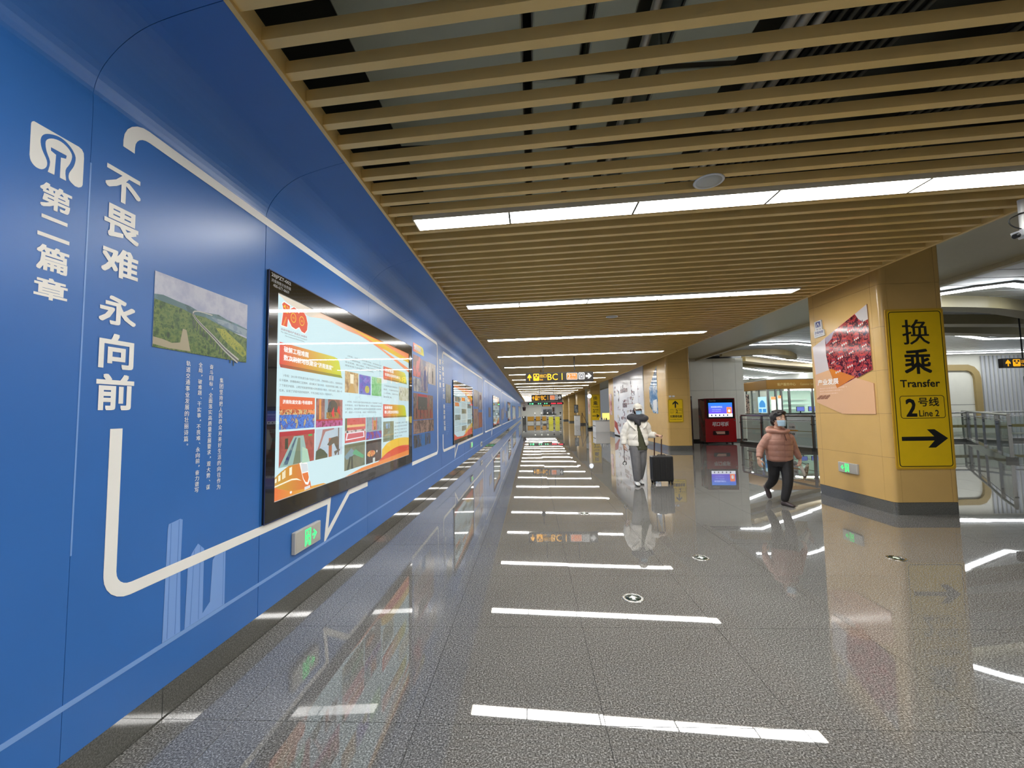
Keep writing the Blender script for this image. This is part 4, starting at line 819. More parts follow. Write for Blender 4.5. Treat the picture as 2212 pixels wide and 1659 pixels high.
# ------------------------------------------------------------------ cream lift block behind, steel door, vending machine
cb = tag(link('wall_right', MB().box((6.0, 19.62, 0), (9.72, 32, 3.9)), M_GROUT), 'cream panelled block behind the red vending machine', None, None, 'structure')
xs = [6.0, 7.34, 8.39, 9.39, 9.75]; zs = [0.10, 2.32, 3.79]
for a, b in zip(xs[:-1], xs[1:]):
    for e, g in zip(zs[:-1], zs[1:]): link('panel', MB().box((a+.004, 19.58, e+.004), (b-.004, 19.62, g-.004)), M_CREAM, cb)
for k in range(10):
    for e, g in zip(zs[:-1], zs[1:]): link('panel', MB().box((9.72, 19.62+k*1.2+.004, e+.004), (9.76, 20.82+k*1.2-.004, g-.004)), M_CREAM, cb)
link('skirting', MB().box((6.0, 19.56, 0), (9.77, 19.62, .10)), M_STEELD, cb)
d = tag(link('door_1', MB().box((6.7, 19.50, .0), (7.32, 19.56, 2.02)), mat('satin steel door', c(120, 118, 110), .3, .8)), 'satin steel lift door left of the vending machine', None, None, 'structure')
link('frame', MB().box((7.28, 19.47, 0), (7.335, 19.57, 2.06)).box((6.7, 19.47, 2.02), (7.335, 19.57, 2.06)), M_STEEL, d)
link('call_panel', MB().box((7.0, 19.49, 1.35), (7.06, 19.505, 1.62)), M_STEELD, d)
VX0, VX1, VY = 7.42, 8.62, 18.2
v = thing('vending_machine', 'red drinks vending machine with a bright blue touch screen', 'vending machine', ((VX0+VX1)/2, 18.6, 0), math.radians(-4))
P = Plane((0, -.42, 0), (1, 0, 0)); M_RED = mat('red gloss', c(168, 10, 20), .2, coat=.4); M_DRED = mat('dark red gloss', c(96, 12, 18), .25)
body = link('cabinet', MB().box((-.61, -.40, .06), (.61, .42, 1.92)), photo('red side print', [c(110, 20, 26), c(130, 30, 34), c(100, 16, 22), c(150, 90, 70)], 1.2, rough=.25, detail=1), v); bevel(body, .02)
link('door', bevel(link('t', rect(P, -.62, .07, .62, 1.06, 0, .03), None), .01).data, M_RED, v); bpy.data.objects.remove(bpy.data.objects['t'])
link('upper_panel', rect(P, -.61, 1.06, .61, 1.92, 0, .02), M_DRED, v)
link('screen_bezel', rect(P, -.53, 1.04, .56, 1.88, .02, .008), M_BLACK, v)
scr = link('screen', rect(P, -.46, 1.13, .50, 1.73, .028, .002), grad('lit screen ground', c(120, 60, 230), c(40, 130, 245), 'Z', 1.2, 1.7, emit=1.1), v)
link('icon_bar', rect(P, -.46, 1.13, .50, 1.27, .030, .001), mat('lit white bar', (.8, .85, .95, 1), .5, emit=.95), scr)
link('advert', poly(P, rrect(.27, 1.27, .47, 1.54, .02), .031, .001), mat('lit orange tile', c(245, 130, 70), .5, emit=1.0, ecol=c(250, 130, 80)), scr)
link('advert_cup', poly(P, ell(.37, 1.38, .05, .06, 12), .032, .001), mat('lit white bar', (.8, .85, .95, 1), .5), scr)
link('screen_lettering', write(P, '欢迎选购冰爽饮品', -.36, 1.52, .46, .07, .02, .031, write(P, '扫码支付立即享受优惠', -.32, 1.42, .36, .035, .01, .031, write(P, '请点击下方商品图标进行购买', -.32, 1.35, .36, .03, .0, .031))), mat('lit lilac lettering', c(190, 200, 255), .5, emit=1., ecol=c(190, 200, 255)), scr)
for k in range(5): link('icon', poly(P, ell(-.34+.16*k, 1.20, .03, .035, 10), .0312, .001), mat('lit icon', c(70, 70, 110), .5, emit=.3), scr)
link('lettering', write(P, '可口可乐', -.33, .74, .66, .18, .04, .032, shear=.25), mat('white gloss lettering', c(235, 235, 235), .3), v)
link('brand_lettering', write(P, 'Coca-Cola', -.42, 1.79, .26, .06, .012, .03, shear=.2), mat('grey lettering', c(150, 140, 140), .4), v)
link('delivery_slot', poly(P, rrect(-.32, .37, .32, .54, .03), .03, .012), mat('dark slot', c(40, 10, 14), .3), v)
link('slot_flap', poly(P, [(-.16, .41), (.16, .41), (.16, .52), (-.22, .52)], .042, .006), mat('lit slot', c(220, 170, 150), .4), v)
link('lock', MB().cyl((.56, -.45, .98), (.56, -.47, .98), .025, n=12), M_STEEL, v)
for sx in (-.5, .5):
    for sy in (-.3, .3): link('foot', MB().cyl((sx, sy, 0), (sx, sy, .07), .04, n=10), M_BLACKM, v)
# ------------------------------------------------------------------ signs hanging over the concourse
M_SY = mat('lit amber', c(200, 140, 10), .5, emit=.85, ecol=c(255, 180, 14)); M_SW = mat('lit white sign', (.3, .3, .3, 1), .5, emit=.92); M_SO = mat('lit orange sign', c(160, 80, 20), .5, emit=.75, ecol=c(235, 120, 34)); M_SG = mat('lit grey sign', c(60, 60, 64), .5, emit=.35, ecol=c(110, 110, 120))
def hanging_sign(x0, x1, y, z0, z1, label, full=True, top=3.32):
    cx = (x0+x1)/2; s = (x1-x0)/2.19
    root = thing('hanging_sign', label, 'sign', (cx, y, z0), 0, 'black lit signs hanging over the concourse')
    P = Plane((0, -.06, 0), (1, 0, 0)); h_ = z1-z0; w_ = x1-x0
    bx = bevel(link('box', MB().box((-w_/2, -.06, 0), (w_/2, .06, h_)), mat('sign housing', c(34, 30, 26), .35), root), .006)
    for sx in (-w_/2+.58*s, w_/2-.6*s): link('rod', MB().cyl((sx, 0, h_), (sx, 0, top-z0), .016, n=8), M_BLACKM, root)
    U = lambda a: -w_/2+a*w_
    V = lambda b: b*h_
    a = MB(); poly(P, [(U(.052), V(.16)), (U(.066), V(.16)), (U(.066), V(.48)), (U(.088), V(.40)), (U(.088), V(.56)), (U(.059), V(.86)), (U(.030), V(.56)), (U(.030), V(.40)), (U(.052), V(.48))], .0, .003, a)
    poly(P, rrect(U(.115), V(.14), U(.202), V(.88), .025*s), .0, .0025, a); link('arrow', a, M_SY, root)
    k = MB(); poly(P, [(U(.125), V(.60)), (U(.145), V(.60)), (U(.145), V(.40)), (U(.172), V(.40)), (U(.172), V(.60)), (U(.192), V(.60)), (U(.192), V(.80)), (U(.125), V(.80))], .0028, .0008, k); link('exit_cutout', k, mat('sign housing', c(34, 30, 26), .35), root)
    k = MB(); poly(P, [(U(.154), V(.50)), (U(.163), V(.50)), (U(.163), V(.64)), (U(.173), V(.62)), (U(.1585), V(.84)), (U(.144), V(.62)), (U(.154), V(.64))], .0038, .0008, k)
    write(P, '出口', U(.213), V(.46), .098*w_, V(.36), .012, .003, k); write(P, 'Exit', U(.213), V(.17), .045*w_, V(.17), .01, .003, k)
    write(P, 'BC', U(.325), V(.17), .150*w_, V(.70), .010, .003, k); rect(P, U(.534), V(.18), U(.545), V(.88), 0, .003, k); link('lettering', k, M_SY, root)
    k = MB(); poly(P, rrect(U(.605), V(.18), U(.768), V(.90), .03*s), 0, .002, k); poly(P, rrect(U(.780), V(.20), U(.872), V(.92), .03*s), 0, .002, k)
    poly(P, [(U(.885), V(.42)), (U(.925), V(.42)), (U(.912), V(.26)), (U(.935), V(.26)), (U(.975), V(.54)), (U(.935), V(.84)), (U(.912), V(.84)), (U(.925), V(.66)), (U(.885), V(.66))], 0, .003, k); link('panel', k, M_SW, root)
    k = MB(); poly(P, rrect(U(.613), V(.23), U(.760), V(.85), .02*s), .002, .0008, k); link('line_panel', k, M_SO, root)
    k = MB(); write(P, '2', U(.622), V(.30), .043*w_, V(.48), .014, .0034, k); write(P, '号线', U(.675), V(.54), .065*w_, V(.24), .008, .0034, k); write(P, 'Line 2', U(.675), V(.30), .072*w_, V(.14), .0, .0034, k); link('line_lettering', k, M_SW, root)
    k = MB(); poly(P, rrect(U(.790), V(.28), U(.862), V(.84), .02*s), .002, .0006, k); link('train_panel', k, M_SG, root)
    k = MB(); band(P, [(U(.802), V(.30)), (U(.802), V(.60)), (U(.812), V(.76)), (U(.840), V(.76)), (U(.850), V(.60)), (U(.850), V(.30))], .03*h_*2, d0=.0028, th=.0006, mb=k); rect(P, U(.817), V(.38), U(.835), V(.60), .0028, .0006, k); link('train_symbol', k, M_SW, root)
hanging_sign(-.17, 2.10, 14.1, 2.48, 2.80, 'nearest hanging exit sign, amber BC beside an orange line 2 panel')
hanging_sign(.03, 1.98, 27.0, 2.14, 2.56, 'second hanging exit sign, smaller, above the far walkway')
hanging_sign(12.87, 15.1, 12.0, 2.46, 2.72, 'hanging exit sign over the side hall right of the nearest column', top=3.98)
# ceiling discs and small gear
for i, (x, y) in enumerate(((1.46, 3.31), (1.61, 8.14))):
    s_ = thing('ceiling_speaker', ['round white ceiling speaker just before the nearest light', 'smaller round white ceiling speaker behind the second light'][i], 'speaker', (x, y, 3.315))
    link('rim', MB().ring([(.112, .006), (.118, .0), (.108, -.005), (.098, -.002)], 28), M_WPAINT, s_); link('grille', MB().ring([(.098, .01), (.098, -.002), (.06, -.006), (.001, -.007)], 24), mat('speaker mesh', c(190, 190, 182), .6), s_)
cc_ = thing('security_camera', 'white ceiling camera with a looped black cable at the right edge', 'camera', (4.435, 3.85, 3.20))
link('stem', MB().cyl((0, 0, .12), (0, 0, .0), .024, n=16).cyl((0, 0, -.012), (0, 0, -.15), .024, n=16), M_WPAINT, cc_)
link('joint', MB().cyl((0, 0, .0), (0, 0, -.012), .026, n=16), M_BLACKM, cc_)
link('cable', MB().tube(smooth_profile([(0, -.025, -.006), (-.06, -.025, -.025), (-.135, -.025, -.06), (-.145, -.025, -.10), (-.11, -.025, -.135), (-.05, -.025, -.155)], 4), .005, 8), M_BLACKM, cc_)
hd = bevel(link('housing', MB().box((-.06, -.05, -.225), (.16, .05, -.15), Matrix.Rotation(-.25, 4, 'Y')), M_WPAINT, cc_), .015); link('visor', bevel(link('t', MB().box((-.10, -.055, -.20), (.02, .055, -.145), Matrix.Rotation(-.25, 4, 'Y')), None), .01).data, mat('silver visor', c(190, 192, 196), .3, .5), cc_); bpy.data.objects.remove(bpy.data.objects['t'])
link('lens', MB().cyl((-.05, 0, -.20), (-.085, 0, -.215), .022, n=16), M_BLACK, cc_)
dc = thing('dome_camera', 'small dark dome camera hanging below the lights behind the nearest sign', 'camera', (.45, 18.3, 2.86))
link('rod', MB().cyl((0, 0, .1), (0, 0, .46), .015, n=8), M_STEELD, dc); link('dome', MB().ring([(.07, .1), (.09, .06), (.09, .0), (.07, -.06), (.03, -.09), (.001, -.095)], 16), M_BLACK, dc)
cl_ = thing('hanging_clock', 'small round lit clock hanging before the far yellow sign', 'clock', (4.30, 31, 2.55))
link('case', MB().cyl((0, .03, 0), (0, .08, 0), .17, n=24), M_BLACKM, cl_); link('dial', MB().cyl((0, .02, 0), (0, .03, 0), .155, n=24), mat('lit dial', (.8, .85, 1, 1), .5, emit=1.4, ecol=(.75, .82, 1, 1)), cl_); link('bracket', MB().box((-.01, .04, .16), (.01, .07, .78)), M_BLACKM, cl_)
# ------------------------------------------------------------------ floor plaques
for i, (x, y) in enumerate(((.782, 3.482), (.742, 6.264), (1.675, 4.398), (3.548, 4.375))):
    t = thing('floor_marker', ['round floor guide light with a white arrow, nearest the camera', 'round floor guide light farthest down the middle aisle', 'round floor guide light in line with the red machine reflection', 'round floor guide light in front of the nearest gold column'][i], 'floor light', (x, y, 0), 0, 'round guide lights set into the floor')
    link('rim', MB().ring([(.085, .0005), (.082, .004), (.062, .005), (.060, .001)], 28), M_STEEL, t)
    link('disc', MB().ring([(.060, .0008), (.060, .003), (.001, .0032)], 28), mat('dark green disc', c(16, 40, 26), .2), t)
    a = MB(); PP = Plane((0, 0, .0034), (1, 0, 0), (0, 1, 0)); poly(PP, [(-.012, -.034), (.012, -.034), (.012, .0), (.034, .0), (0, .038), (-.034, .0), (-.012, .0)], 0, .0006, a)
    link('arrow', a, mat('luminous arrow', c(225, 235, 215), .4), t)
    for q in range(3):
        an = q*2*PI/3+.5; link('screw', MB().cyl((.072*math.cos(an), .072*math.sin(an), .004), (.072*math.cos(an), .072*math.sin(an), .0062), .006, n=8), M_STEELD, t)
# ------------------------------------------------------------------ side hall: shell
M_HW = mat('white ribbed wall', c(196, 199, 204), .4); M_RIB = mat('gold beam enamel', c(168, 146, 96), .4, noise=.04, nscale=2); M_RIBL = mat('pale beam enamel', c(158, 148, 114), .4)
hw = tag(link('wall_hall', MB().box((19.5, 22.0, 0), (29, 22.2, 4.6)).box((19.4, 22.0, 0), (19.6, 38, 4.6)).box((9.7, 37.9, 0), (19.6, 38.1, 4.6)), M_CREAM), 'pale end walls of the side hall', None, None, 'structure')
for k in range(30): link('rib', MB().box((22.62+k*.2, 21.93, .05), (22.72+k*.2, 22.0, 3.9)), M_HW, hw)
ar = [(22.30, .0), (22.30, 2.75), (22.24, 3.02), (22.08, 3.22), (21.85, 3.31), (20.3, 3.33)]
arch = MB(); PA = Plane((0, 22.0, 0), (1, 0, 0)); band(PA, ar, .30, d0=.0, th=.16, mb=arch)
tag(link('trim_3', arch, M_RIB), 'gold arch frame on the hall end wall', None, None, 'structure')
link('hall_panel', poly(PA, [(19.6, .1), (22.15, .1), (22.15, 2.8), (22.0, 3.1), (21.8, 3.17), (19.6, 3.18)], 0, .05), M_CREAM, hw)
link('panel_line', rect(PA, 19.6, 1.45, 22.15, 1.47, .05, .002), M_GROUT, hw)
link('dark_panel', rect(PA, 24.55, .6, 26.2, 2.83, .08, .03), M_BLACK, hw)
tag(link('wall_hall_side', MB().box((28.9, -9, 0), (29.1, 22, 4.6)), M_CREAM), 'pale wall at the far right of the hall', None, None, 'structure')
# gold beams and zigzag lights
def beam(pts, wd, z0, z1, m, nm='hall_beam', lab=None, grp=None, cat='beam'):
    P = Plane((0, 0, z1), (1, 0, 0), (0, -1, 0))          # faces down
    mb = band(P, [(a, -b) for a, b in smooth_profile(pts, 4)], wd, d0=0, th=z1-z0)
    o = link(nm, mb, m)
    if lab: tag(o, lab, cat, grp)
    return o
G1 = 'curved gold beams under the hall ceiling'
beam([(8.7, 9.95), (9.5, 10.0), (10.9, 10.3), (12.48, 10.99), (14, 11.8)], .42, 3.70, 3.98, M_RIBL, lab='gold hall beam nearest the gold column, upper one at the right edge', grp=G1)
beam([(9.6, 11.9), (11.73, 12.14), (14.09, 12.43), (16, 12.5)], .42, 3.70, 3.98, M_RIBL, lab='gold hall beam second behind the gold column', grp=G1)
beam([(11.2, 13.3), (13.3, 13.8), (16.53, 14.62), (18.5, 15.2)], .42, 3.72, 3.98, M_RIBL, lab='gold hall beam third behind the gold column', grp=G1)
beam([(8.3, 18.5), (9.3, 18.35), (10.12, 18.27), (11.2, 18.9), (12.4, 20.31)], .40, 3.75, 3.98, M_RIB, lab='gold hall beam curving out from the cream block', grp=G1)
beam([(10.2, 20.7), (12, 22.1), (14, 23.5), (16.08, 24.83), (18, 26)], .50, 3.74, 3.98, M_RIB, lab='gold hall beam above the service kiosk', grp=G1)
beam([(11.2, 23.0), (13.5, 24.6), (16, 26.6), (18.29, 28.26)], .50, 3.74, 3.98, M_RIB, lab='gold hall beam behind the one above the kiosk', grp=G1)
G2 = 'zigzag light lines in the hall ceiling'
for i, (pts, wd, lab) in enumerate([
    ([(8.3, 16.4), (10.13, 16.35), (10.86, 16.77), (12.6, 17.9)], .10, 'zigzag light line nearest the grey soffit left of the gold column'),
    ([(9.3, 19.62), (10.2, 19.59), (12.6, 21.5), (15.17, 23.41), (17, 24.9)], .13, 'zigzag light line sloping down to the right above the kiosk'),
    ([(12.3, 25.4), (17.92, 30.69), (21, 30.6)], .18, 'zigzag light line with a bend above the kiosk roof'),
    ([(16.2, 33.0), (18.35, 35.05), (19.3, 34.8)], .18, 'farthest bent light line above the kiosk roof'),
    ([(15.6, 35.9), (18.4, 36.2)], .14, 'short straight light line at the back of the hall'),
    ([(9.0, 9.5), (9.37, 9.13), (9.8, 8.86), (10.51, 9.10), (11.4, 9.6)], .16, 'curved light line at the upper right edge'),
    ([(13.4, 14.35), (14.31, 14.88), (17.18, 16.4), (21.5, 16.2)], .16, 'bent light line right of the gold column'),
    ([(18.8, 20.9), (20.06, 20.87), (24.5, 20.7)], .12, 'straight light line low at the right edge')]):
    root = thing('line_light', lab, 'light', (0, 0, 0), 0, G2)
    P = Plane((0, 0, 3.955), (1, 0, 0), (0, -1, 0)); pp = [(a, -b) for a, b in pts]
    link('housing', band(P, pp, wd+.04, d0=0, th=.03), M_WPAINT, root); link('diffuser', band(P, pp, wd, d0=.03, th=.02), M_LINE, root)
# plain light lines added out of view to brighten the hall
for i, (x, y) in enumerate([(17, 6), (22, 9), (25, 15), (12, 30)]):
    root = thing('line_light', ['straight hall light line nearest the camera, out of the picture to the right', 'straight hall light line far out to the right', 'straight hall light line by the far right wall', 'straight hall light line hidden behind the cream block'][i], 'light', (x, y, 3.955), 0, G2)
    link('diffuser', MB().box((-2.5, -.1, -.03), (2.5, .1, 0)), M_LINE, root)
# ------------------------------------------------------------------ glass barriers
M_GL = glass_mat('barrier glass', (.88, .92, .90, 1), 1.6)
def barrier(pts, label, h_=1.18, gold=False, npost=1.2):
    root = thing('glass_barrier', label, 'barrier', (0, 0, 0), 0, 'glass barriers with steel rails')
    for (a, b) in zip(pts[:-1], pts[1:]):
        A, Bv = Vector((a[0], a[1], 0)), Vector((b[0], b[1], 0)); L = (Bv-A).length; d = (Bv-A)/L; nn = max(1, round(L/npost)); per = Vector((-d.y, d.x, 0))
        link('handrail', MB().cyl(A+Vector((0, 0, h_)), Bv+Vector((0, 0, h_)), .035, n=10), M_STEEL, root)
        link('lower_rail', MB().cyl(A+Vector((0, 0, h_-.16)), Bv+Vector((0, 0, h_-.16)), .014, n=8), M_STEEL, root)
        M4 = Matrix.Translation(A) @ Matrix(((d.x, per.x, 0, 0), (d.y, per.y, 0, 0), (0, 0, 1, 0), (0, 0, 0, 1)))
        link('curb', MB().box((0, -.11, 0), (L, .11, .11), M4), M_PLINTH, root)
        if gold: link('gold_band', MB().box((0, .015, .66-(.11 if gold is True else gold)), (L, .022, .66), M4), M_RIB, root)
        for k in range(nn+1):
            x = L*k/nn
            link('post', MB().box((x-.03, -.035, .10), (x+.03, .035, h_-.03), M4), M_STEEL, root)
            link('bracket', MB().box((x-.05, -.05, h_-.30), (x+.05, .02, h_-.27), M4), M_STEELD, root)
            if k < nn: link('glass_panel', MB().box((x+.05, -.006, .16), (x+L/nn-.05, .006, h_-.20), M4), M_GL, root)
    return root
bl = barrier([(8.85, 18.15), (9.46, 14.58), (12.2, 14.2)], 'glass barrier with steel rail behind the woman in pink', 1.18, .02)
barrier([(12.4, 11.5), (13.32, 12.66), (14.97, 14.62), (18.6, 19.0)], 'glass barrier with steel posts right of the nearest gold column', 1.2, False, 2.1)
barrier([(13.6, 17.6), (18.8, 17.8), (25, 16.5)], 'second glass barrier with a gold band at the right edge', 1.15, True)
# sticker on the barrier
dd = Vector((9.46-8.85, 14.58-18.15, 0)).normalized()
stk = Plane(Vector((8.85, 18.15, 0))+dd*2.75+Vector((-.02, 0, 0)), tuple(dd)); hx = [(-.10, .42), (-.17, .52), (-.17, .82), (-.10, .92), (.10, .92), (.17, .82), (.17, .52), (.10, .42)]
link('warning_sticker', poly(stk, hx, .01, .002), M_WPAINT, bl); link('sticker_band', rect(stk, -.22, .64, .26, .685, .013, .002), mat('orange tape', c(214, 156, 60), .5), bl)
link('sticker_lettering', write(stk, '小心碰撞', -.12, .74, .24, .08, .02, .014, write(stk, '请勿倚靠', -.12, .50, .24, .08, .02, .014)), mat('grey print', c(90, 90, 90), .5), bl)
# ------------------------------------------------------------------ service kiosk
k = thing('service_kiosk', 'glass service kiosk with a gold fascia behind the barrier', 'kiosk', (13.2, 24, 0))
M_KG = mat('gold fascia', c(150, 106, 34), .3, .3)
link('fascia', bevel(link('t', MB().box((-.04, -.04, 2.50), (5.9, 2.5, 3.02)), None), .02).data, M_KG, k); bpy.data.objects.remove(bpy.data.objects['t'])
link('roof', MB().box((-.02, -.02, 3.02), (5.86, 2.46, 3.06)), M_STEELD, k)
PK = Plane((0, -.042, 0), (1, 0, 0)); link('fascia_lettering', write(PK, '客户服务中心', .55, 2.68, 1.0, .17, .012, .0, write(PK, 'Customer Service Center', 1.8, 2.70, 1.3, .12, .0, .0)), mat('pale gold lettering', c(200, 176, 110), .4), k)
link('base', MB().box((0, 0, 0), (5.8, 2.4, 1.1)), mat('pale kiosk base', c(190, 192, 186), .35), k)
link('counter', MB().box((-.08, -.12, 1.1), (5.9, 2.5, 1.15)), M_STEELD, k)
for x in (.0, .42, .72, 1.15, 2.4, 3.6, 4.8, 5.7): link('mullion', MB().box((x, 0, 1.15), (x+.10, .08, 2.5)), M_STEEL, k)
for y in (.9, 1.7, 2.32): link('mullion', MB().box((0, y, 1.15), (.08, y+.08, 2.5)), M_STEEL, k)
for a, b in ((.1, .42), (.52, .72), (.82, 1.15), (1.25, 2.4), (2.5, 3.6), (3.7, 4.8)): link('window_pane', MB().box((a, .03, 1.15), (b, .04, 2.5)), M_GL, k)
link('side_pane', MB().box((.03, .08, 1.15), (.04, 2.32, 2.5)), M_GL, k)
link('inside_panel', MB().box((1.3, 2.2, 1.15), (5.6, 2.3, 2.48)), mat('pale green interior', c(190, 214, 200), .5, emit=.55, ecol=c(190, 220, 205)), k)  # back panel glows to stand in for light inside the kiosk
link('interior_lamp', MB().box((1.4, .6, 2.44), (5.2, .8, 2.47)), M_LINE, k)
for i in range(3): link('shelf', MB().box((1.35, 1.95, 1.35+.28*i), (3.4, 2.2, 1.38+.28*i)), M_WPAINT, k)
PKs = Plane((-.01, 0, 0), (0, -1, 0))
link('lit_poster', rect(PKs, -.95, 1.2, -.12, 2.10, 0, .01), mat('lit cyan poster', c(170, 214, 235), .4, emit=.95), k)
link('poster_picture', poly(PKs, [(-.85, 1.5), (-.22, 1.5), (-.22, 1.7), (-.36, 1.86), (-.54, 1.92), (-.72, 1.84), (-.85, 1.7)], .011, .002), mat('lit deep cyan', c(60, 140, 205), .4, emit=.8), k)
link('poster_picture', rect(PKs, -.9, 1.22, -.6, 1.42, .011, .002), mat('lit deep cyan', c(60, 140, 205), .4), k); link('poster_picture', rect(PKs, -.5, 1.22, -.16, 1.42, .011, .002), mat('lit deep cyan', c(60, 140, 205), .4), k)
link('figure_poster', rect(PKs, -2.35, 1.15, -1.95, 2.3, 0, .01), photo('figure poster', [c(40, 34, 34), c(70, 50, 50), c(200, 170, 150), c(60, 40, 44)], 3, detail=2), k)
PKf = Plane((0, -.01, 0), (1, 0, 0))
for a, b, z0, z1, cc in ((.18, .42, 1.3, 2.08, (240, 240, 220)), (.56, .72, 1.35, 2.14, (235, 240, 240))):
    link('lit_poster', rect(PKf, a, z0, b, z1, 0, .01), mat('lit poster %d' % cc[0], c(*cc), .4, emit=1.0), k); link('poster_header', rect(PKf, a, z1-.16, b, z1, .011, .002), mat('lit poster header', c(235, 150, 90), .4, emit=.9), k)
for i, x in enumerate((1.9, 2.55, 3.2)):
    m_ = thing('monitor', ['left', 'middle', 'right'][i]+' monitor on the service kiosk counter', 'monitor', (13.2+x, 24.25, 1.15), 0, 'monitors on the kiosk counter')
    link('stand', MB().cyl((0, 0, 0), (0, 0, .1), .03, n=8).box((-.09, -.06, 0), (.09, .06, .012)), M_BLACKM, m_); link('screen', bevel(link('t', MB().box((-.22, -.02, .09), (.22, .02, .36)), None), .008).data, M_BLACKM, m_); bpy.data.objects.remove(bpy.data.objects['t'])
    link('display', MB().box((-.2, -.023, .11), (.2, -.02, .34)), mat('lit violet display', c(120, 130, 230), .3, emit=.8), m_)
# ------------------------------------------------------------------ far end of the concourse
gx = [.43, 1.2, 1.93, 2.67, 3.45]
for i, x in enumerate(gx):
    g = thing('ticket_gate', ['first ticket gate post from the left', 'second ticket gate post from the left', 'middle ticket gate post', 'ticket gate post between the yellow boards', 'rightmost ticket gate post'][i], 'ticket gate', (x, 50.6, 0), 0, 'ticket gates at the far end')
    link('cabinet', bevel(link('t', MB().box((-.09, -.7, 0), (.09, .7, .92)), None), .03).data, M_STEEL, g); bpy.data.objects.remove(bpy.data.objects['t'])
    link('card_reader', MB().box((-.09, -.74, .45), (.09, -.70, .58)), M_BLACKM, g)
    link('cap', MB().box((-.13, -.72, .92), (.13, .72, .98)), M_WPAINT, g)
    link('pole', MB().cyl((0, -.5, .98), (0, -.5, 1.2), .02, n=8), M_BLACKM, g); link('lamp', MB().cyl((0, -.56, 1.28), (0, -.50, 1.28), .09, n=14), M_BLACKM if i > 2 else mat('gate lamp', c(225, 225, 215), .4, emit=.5), g)
for i, (a, b) in enumerate(((2.03, 2.56), (2.79, 3.32))):
    y_ = thing('floor_board_sign', ['yellow barrier board left of the pair at the gates', 'yellow barrier board right of the pair at the gates'][i], 'sign', ((a+b)/2, 49.6, 0), 0, 'yellow boards at the gates')
    P = Plane((0, 0, 0), (1, 0, 0)); link('board', poly(P, rrect(-.26, .03, .26, .82, .08), 0, .05), mat('lemon plastic', c(216, 212, 60), .4), y_); link('pictogram', band(P, ell(0, .42, .12, .12, 18), .025, True, .05, .003), mat('pale mark', c(230, 228, 140), .4), y_); link('foot', MB().box((-.22, -.1, 0), (.22, .12, .04)), mat('lemon plastic', c(216, 212, 60), .4), y_)
for i, (a, b) in enumerate(((-.5, .30), (.55, 1.08), (1.32, 1.82))):
    q = thing('gold_panel', 'low gold screen %s of the ticket gates' % ['left', 'between the first pair', 'between the second pair'][i], 'panel', ((a+b)/2, 52.4, 0), 0, 'low gold screens behind the gates')
    w2 = (b-a)/2; link('board', MB().box((-w2, 0, .30), (w2, .04, .86)), mat('ochre board', c(190, 140, 44), .5), q); link('rail', MB().box((-w2, -.02, .26), (w2, .06, .31)), M_BLACKM, q)
    for s in (-1, 1): link('post', MB().box((s*w2-.02, 0, 0), (s*w2+.02, .04, .9)), M_STEEL, q)
b_ = thing('gate_display', 'long black overhead display of green and red lights above the gates', 'display', (1.72, 50, 2.28))
link('housing', MB().box((-2.12, -.08, 0), (2.12, .08, .26)), M_BLACKM, b_)
PB = Plane((0, -.081, 0), (1, 0, 0)); gmk = MB(); rmk = MB()
for u_ in (-1.85, -1.6, -.85, -.6, -.1, .15): poly(PB, ell(u_, .13, .07, .07, 12), 0, .004, gmk)
poly(PB, [(-1.66, .07), (-1.45, .07), (-1.45, .19), (-1.66, .19)], 0, .004, gmk)
for u_ in (.72, 1.45): poly(PB, ell(u_, .13, .08, .08, 12), 0, .004, rmk); rect(PB, u_+.12, .07, u_+.5, .19, 0, .004, rmk)
link('green_lights', gmk, mat('lit green lamps', c(90, 230, 150), .5, emit=1.6), b_); link('red_lights', rmk, mat('lit red lamps', c(235, 40, 60), .5, emit=1.4), b_)
for s in (-1.6, 1.6): link('rod', MB().cyl((s, 0, .26), (s, 0, 1.035), .02, n=6), M_BLACKM, b_)
a_ = thing('gate_display', 'small amber lettered display under the long black one', 'display', (1.83, 49.9, 2.06)); link('housing', MB().box((-.55, -.05, 0), (.55, .05, .2)), M_BLACKM, a_); link('lettering', write(Plane((0, -.052, 0), (1, 0, 0)), '自动检票', -.40, .04, .8, .12, .01, 0), M_SY, a_)
p_ = thing('framed_picture', 'wide framed picture on the cream wall beyond the gates', 'picture', (3.2, 77.98, 1.0)); PW = Plane((0, 0, 0), (1, 0, 0))
link('frame', rect(PW, -1.35, 0, 1.35, 1.25, 0, .05), M_WPAINT, p_); link('picture', rect(PW, -1.0, .0, .6, .85, .05, .01), photo('far dark picture', [c(40, 44, 48), c(80, 84, 88), c(130, 134, 136), c(50, 54, 60)], 1.2), p_); link('brown_panel', rect(PW, .7, .35, 1.1, 1.2, .05, .01), mat('brown print', c(92, 70, 56), .5), p_); link('ledge', MB().box((-1.1, -.2, -.12), (1.4, -.05, 0)), M_BLACKM, p_)
s_ = thing('steel_bin', 'tall steel bin at the end of the blue wall', 'bin', (-.86, 49.6, 0)); link('body', bevel(link('t', MB().box((-.2, -.2, 0), (.25, .2, .9)), None), .03).data, M_STEELD, s_); bpy.data.objects.remove(bpy.data.objects['t']); link('lid', MB().box((-.22, -.22, .9), (.27, .22, .96)), M_STEEL, s_); link('lamp', MB().cyl((-.05, -.22, .84), (-.05, -.24, .84), .06, n=10), mat('gate lamp', c(225, 225, 215), .4), s_)
pt = thing('hanging_plant', 'potted plant with reddish leaves hung at the end of the blue wall', 'plant', (-.85, 50.8, 1.58)); link('pot', MB().ring([(.12, 0), (.16, .05), (.22, .42), (.24, .46), (.20, .46), (.19, .42)], 16), mat('dark brown pot', c(62, 40, 36), .5), pt)
lf = MB(); rp = random.Random(5)
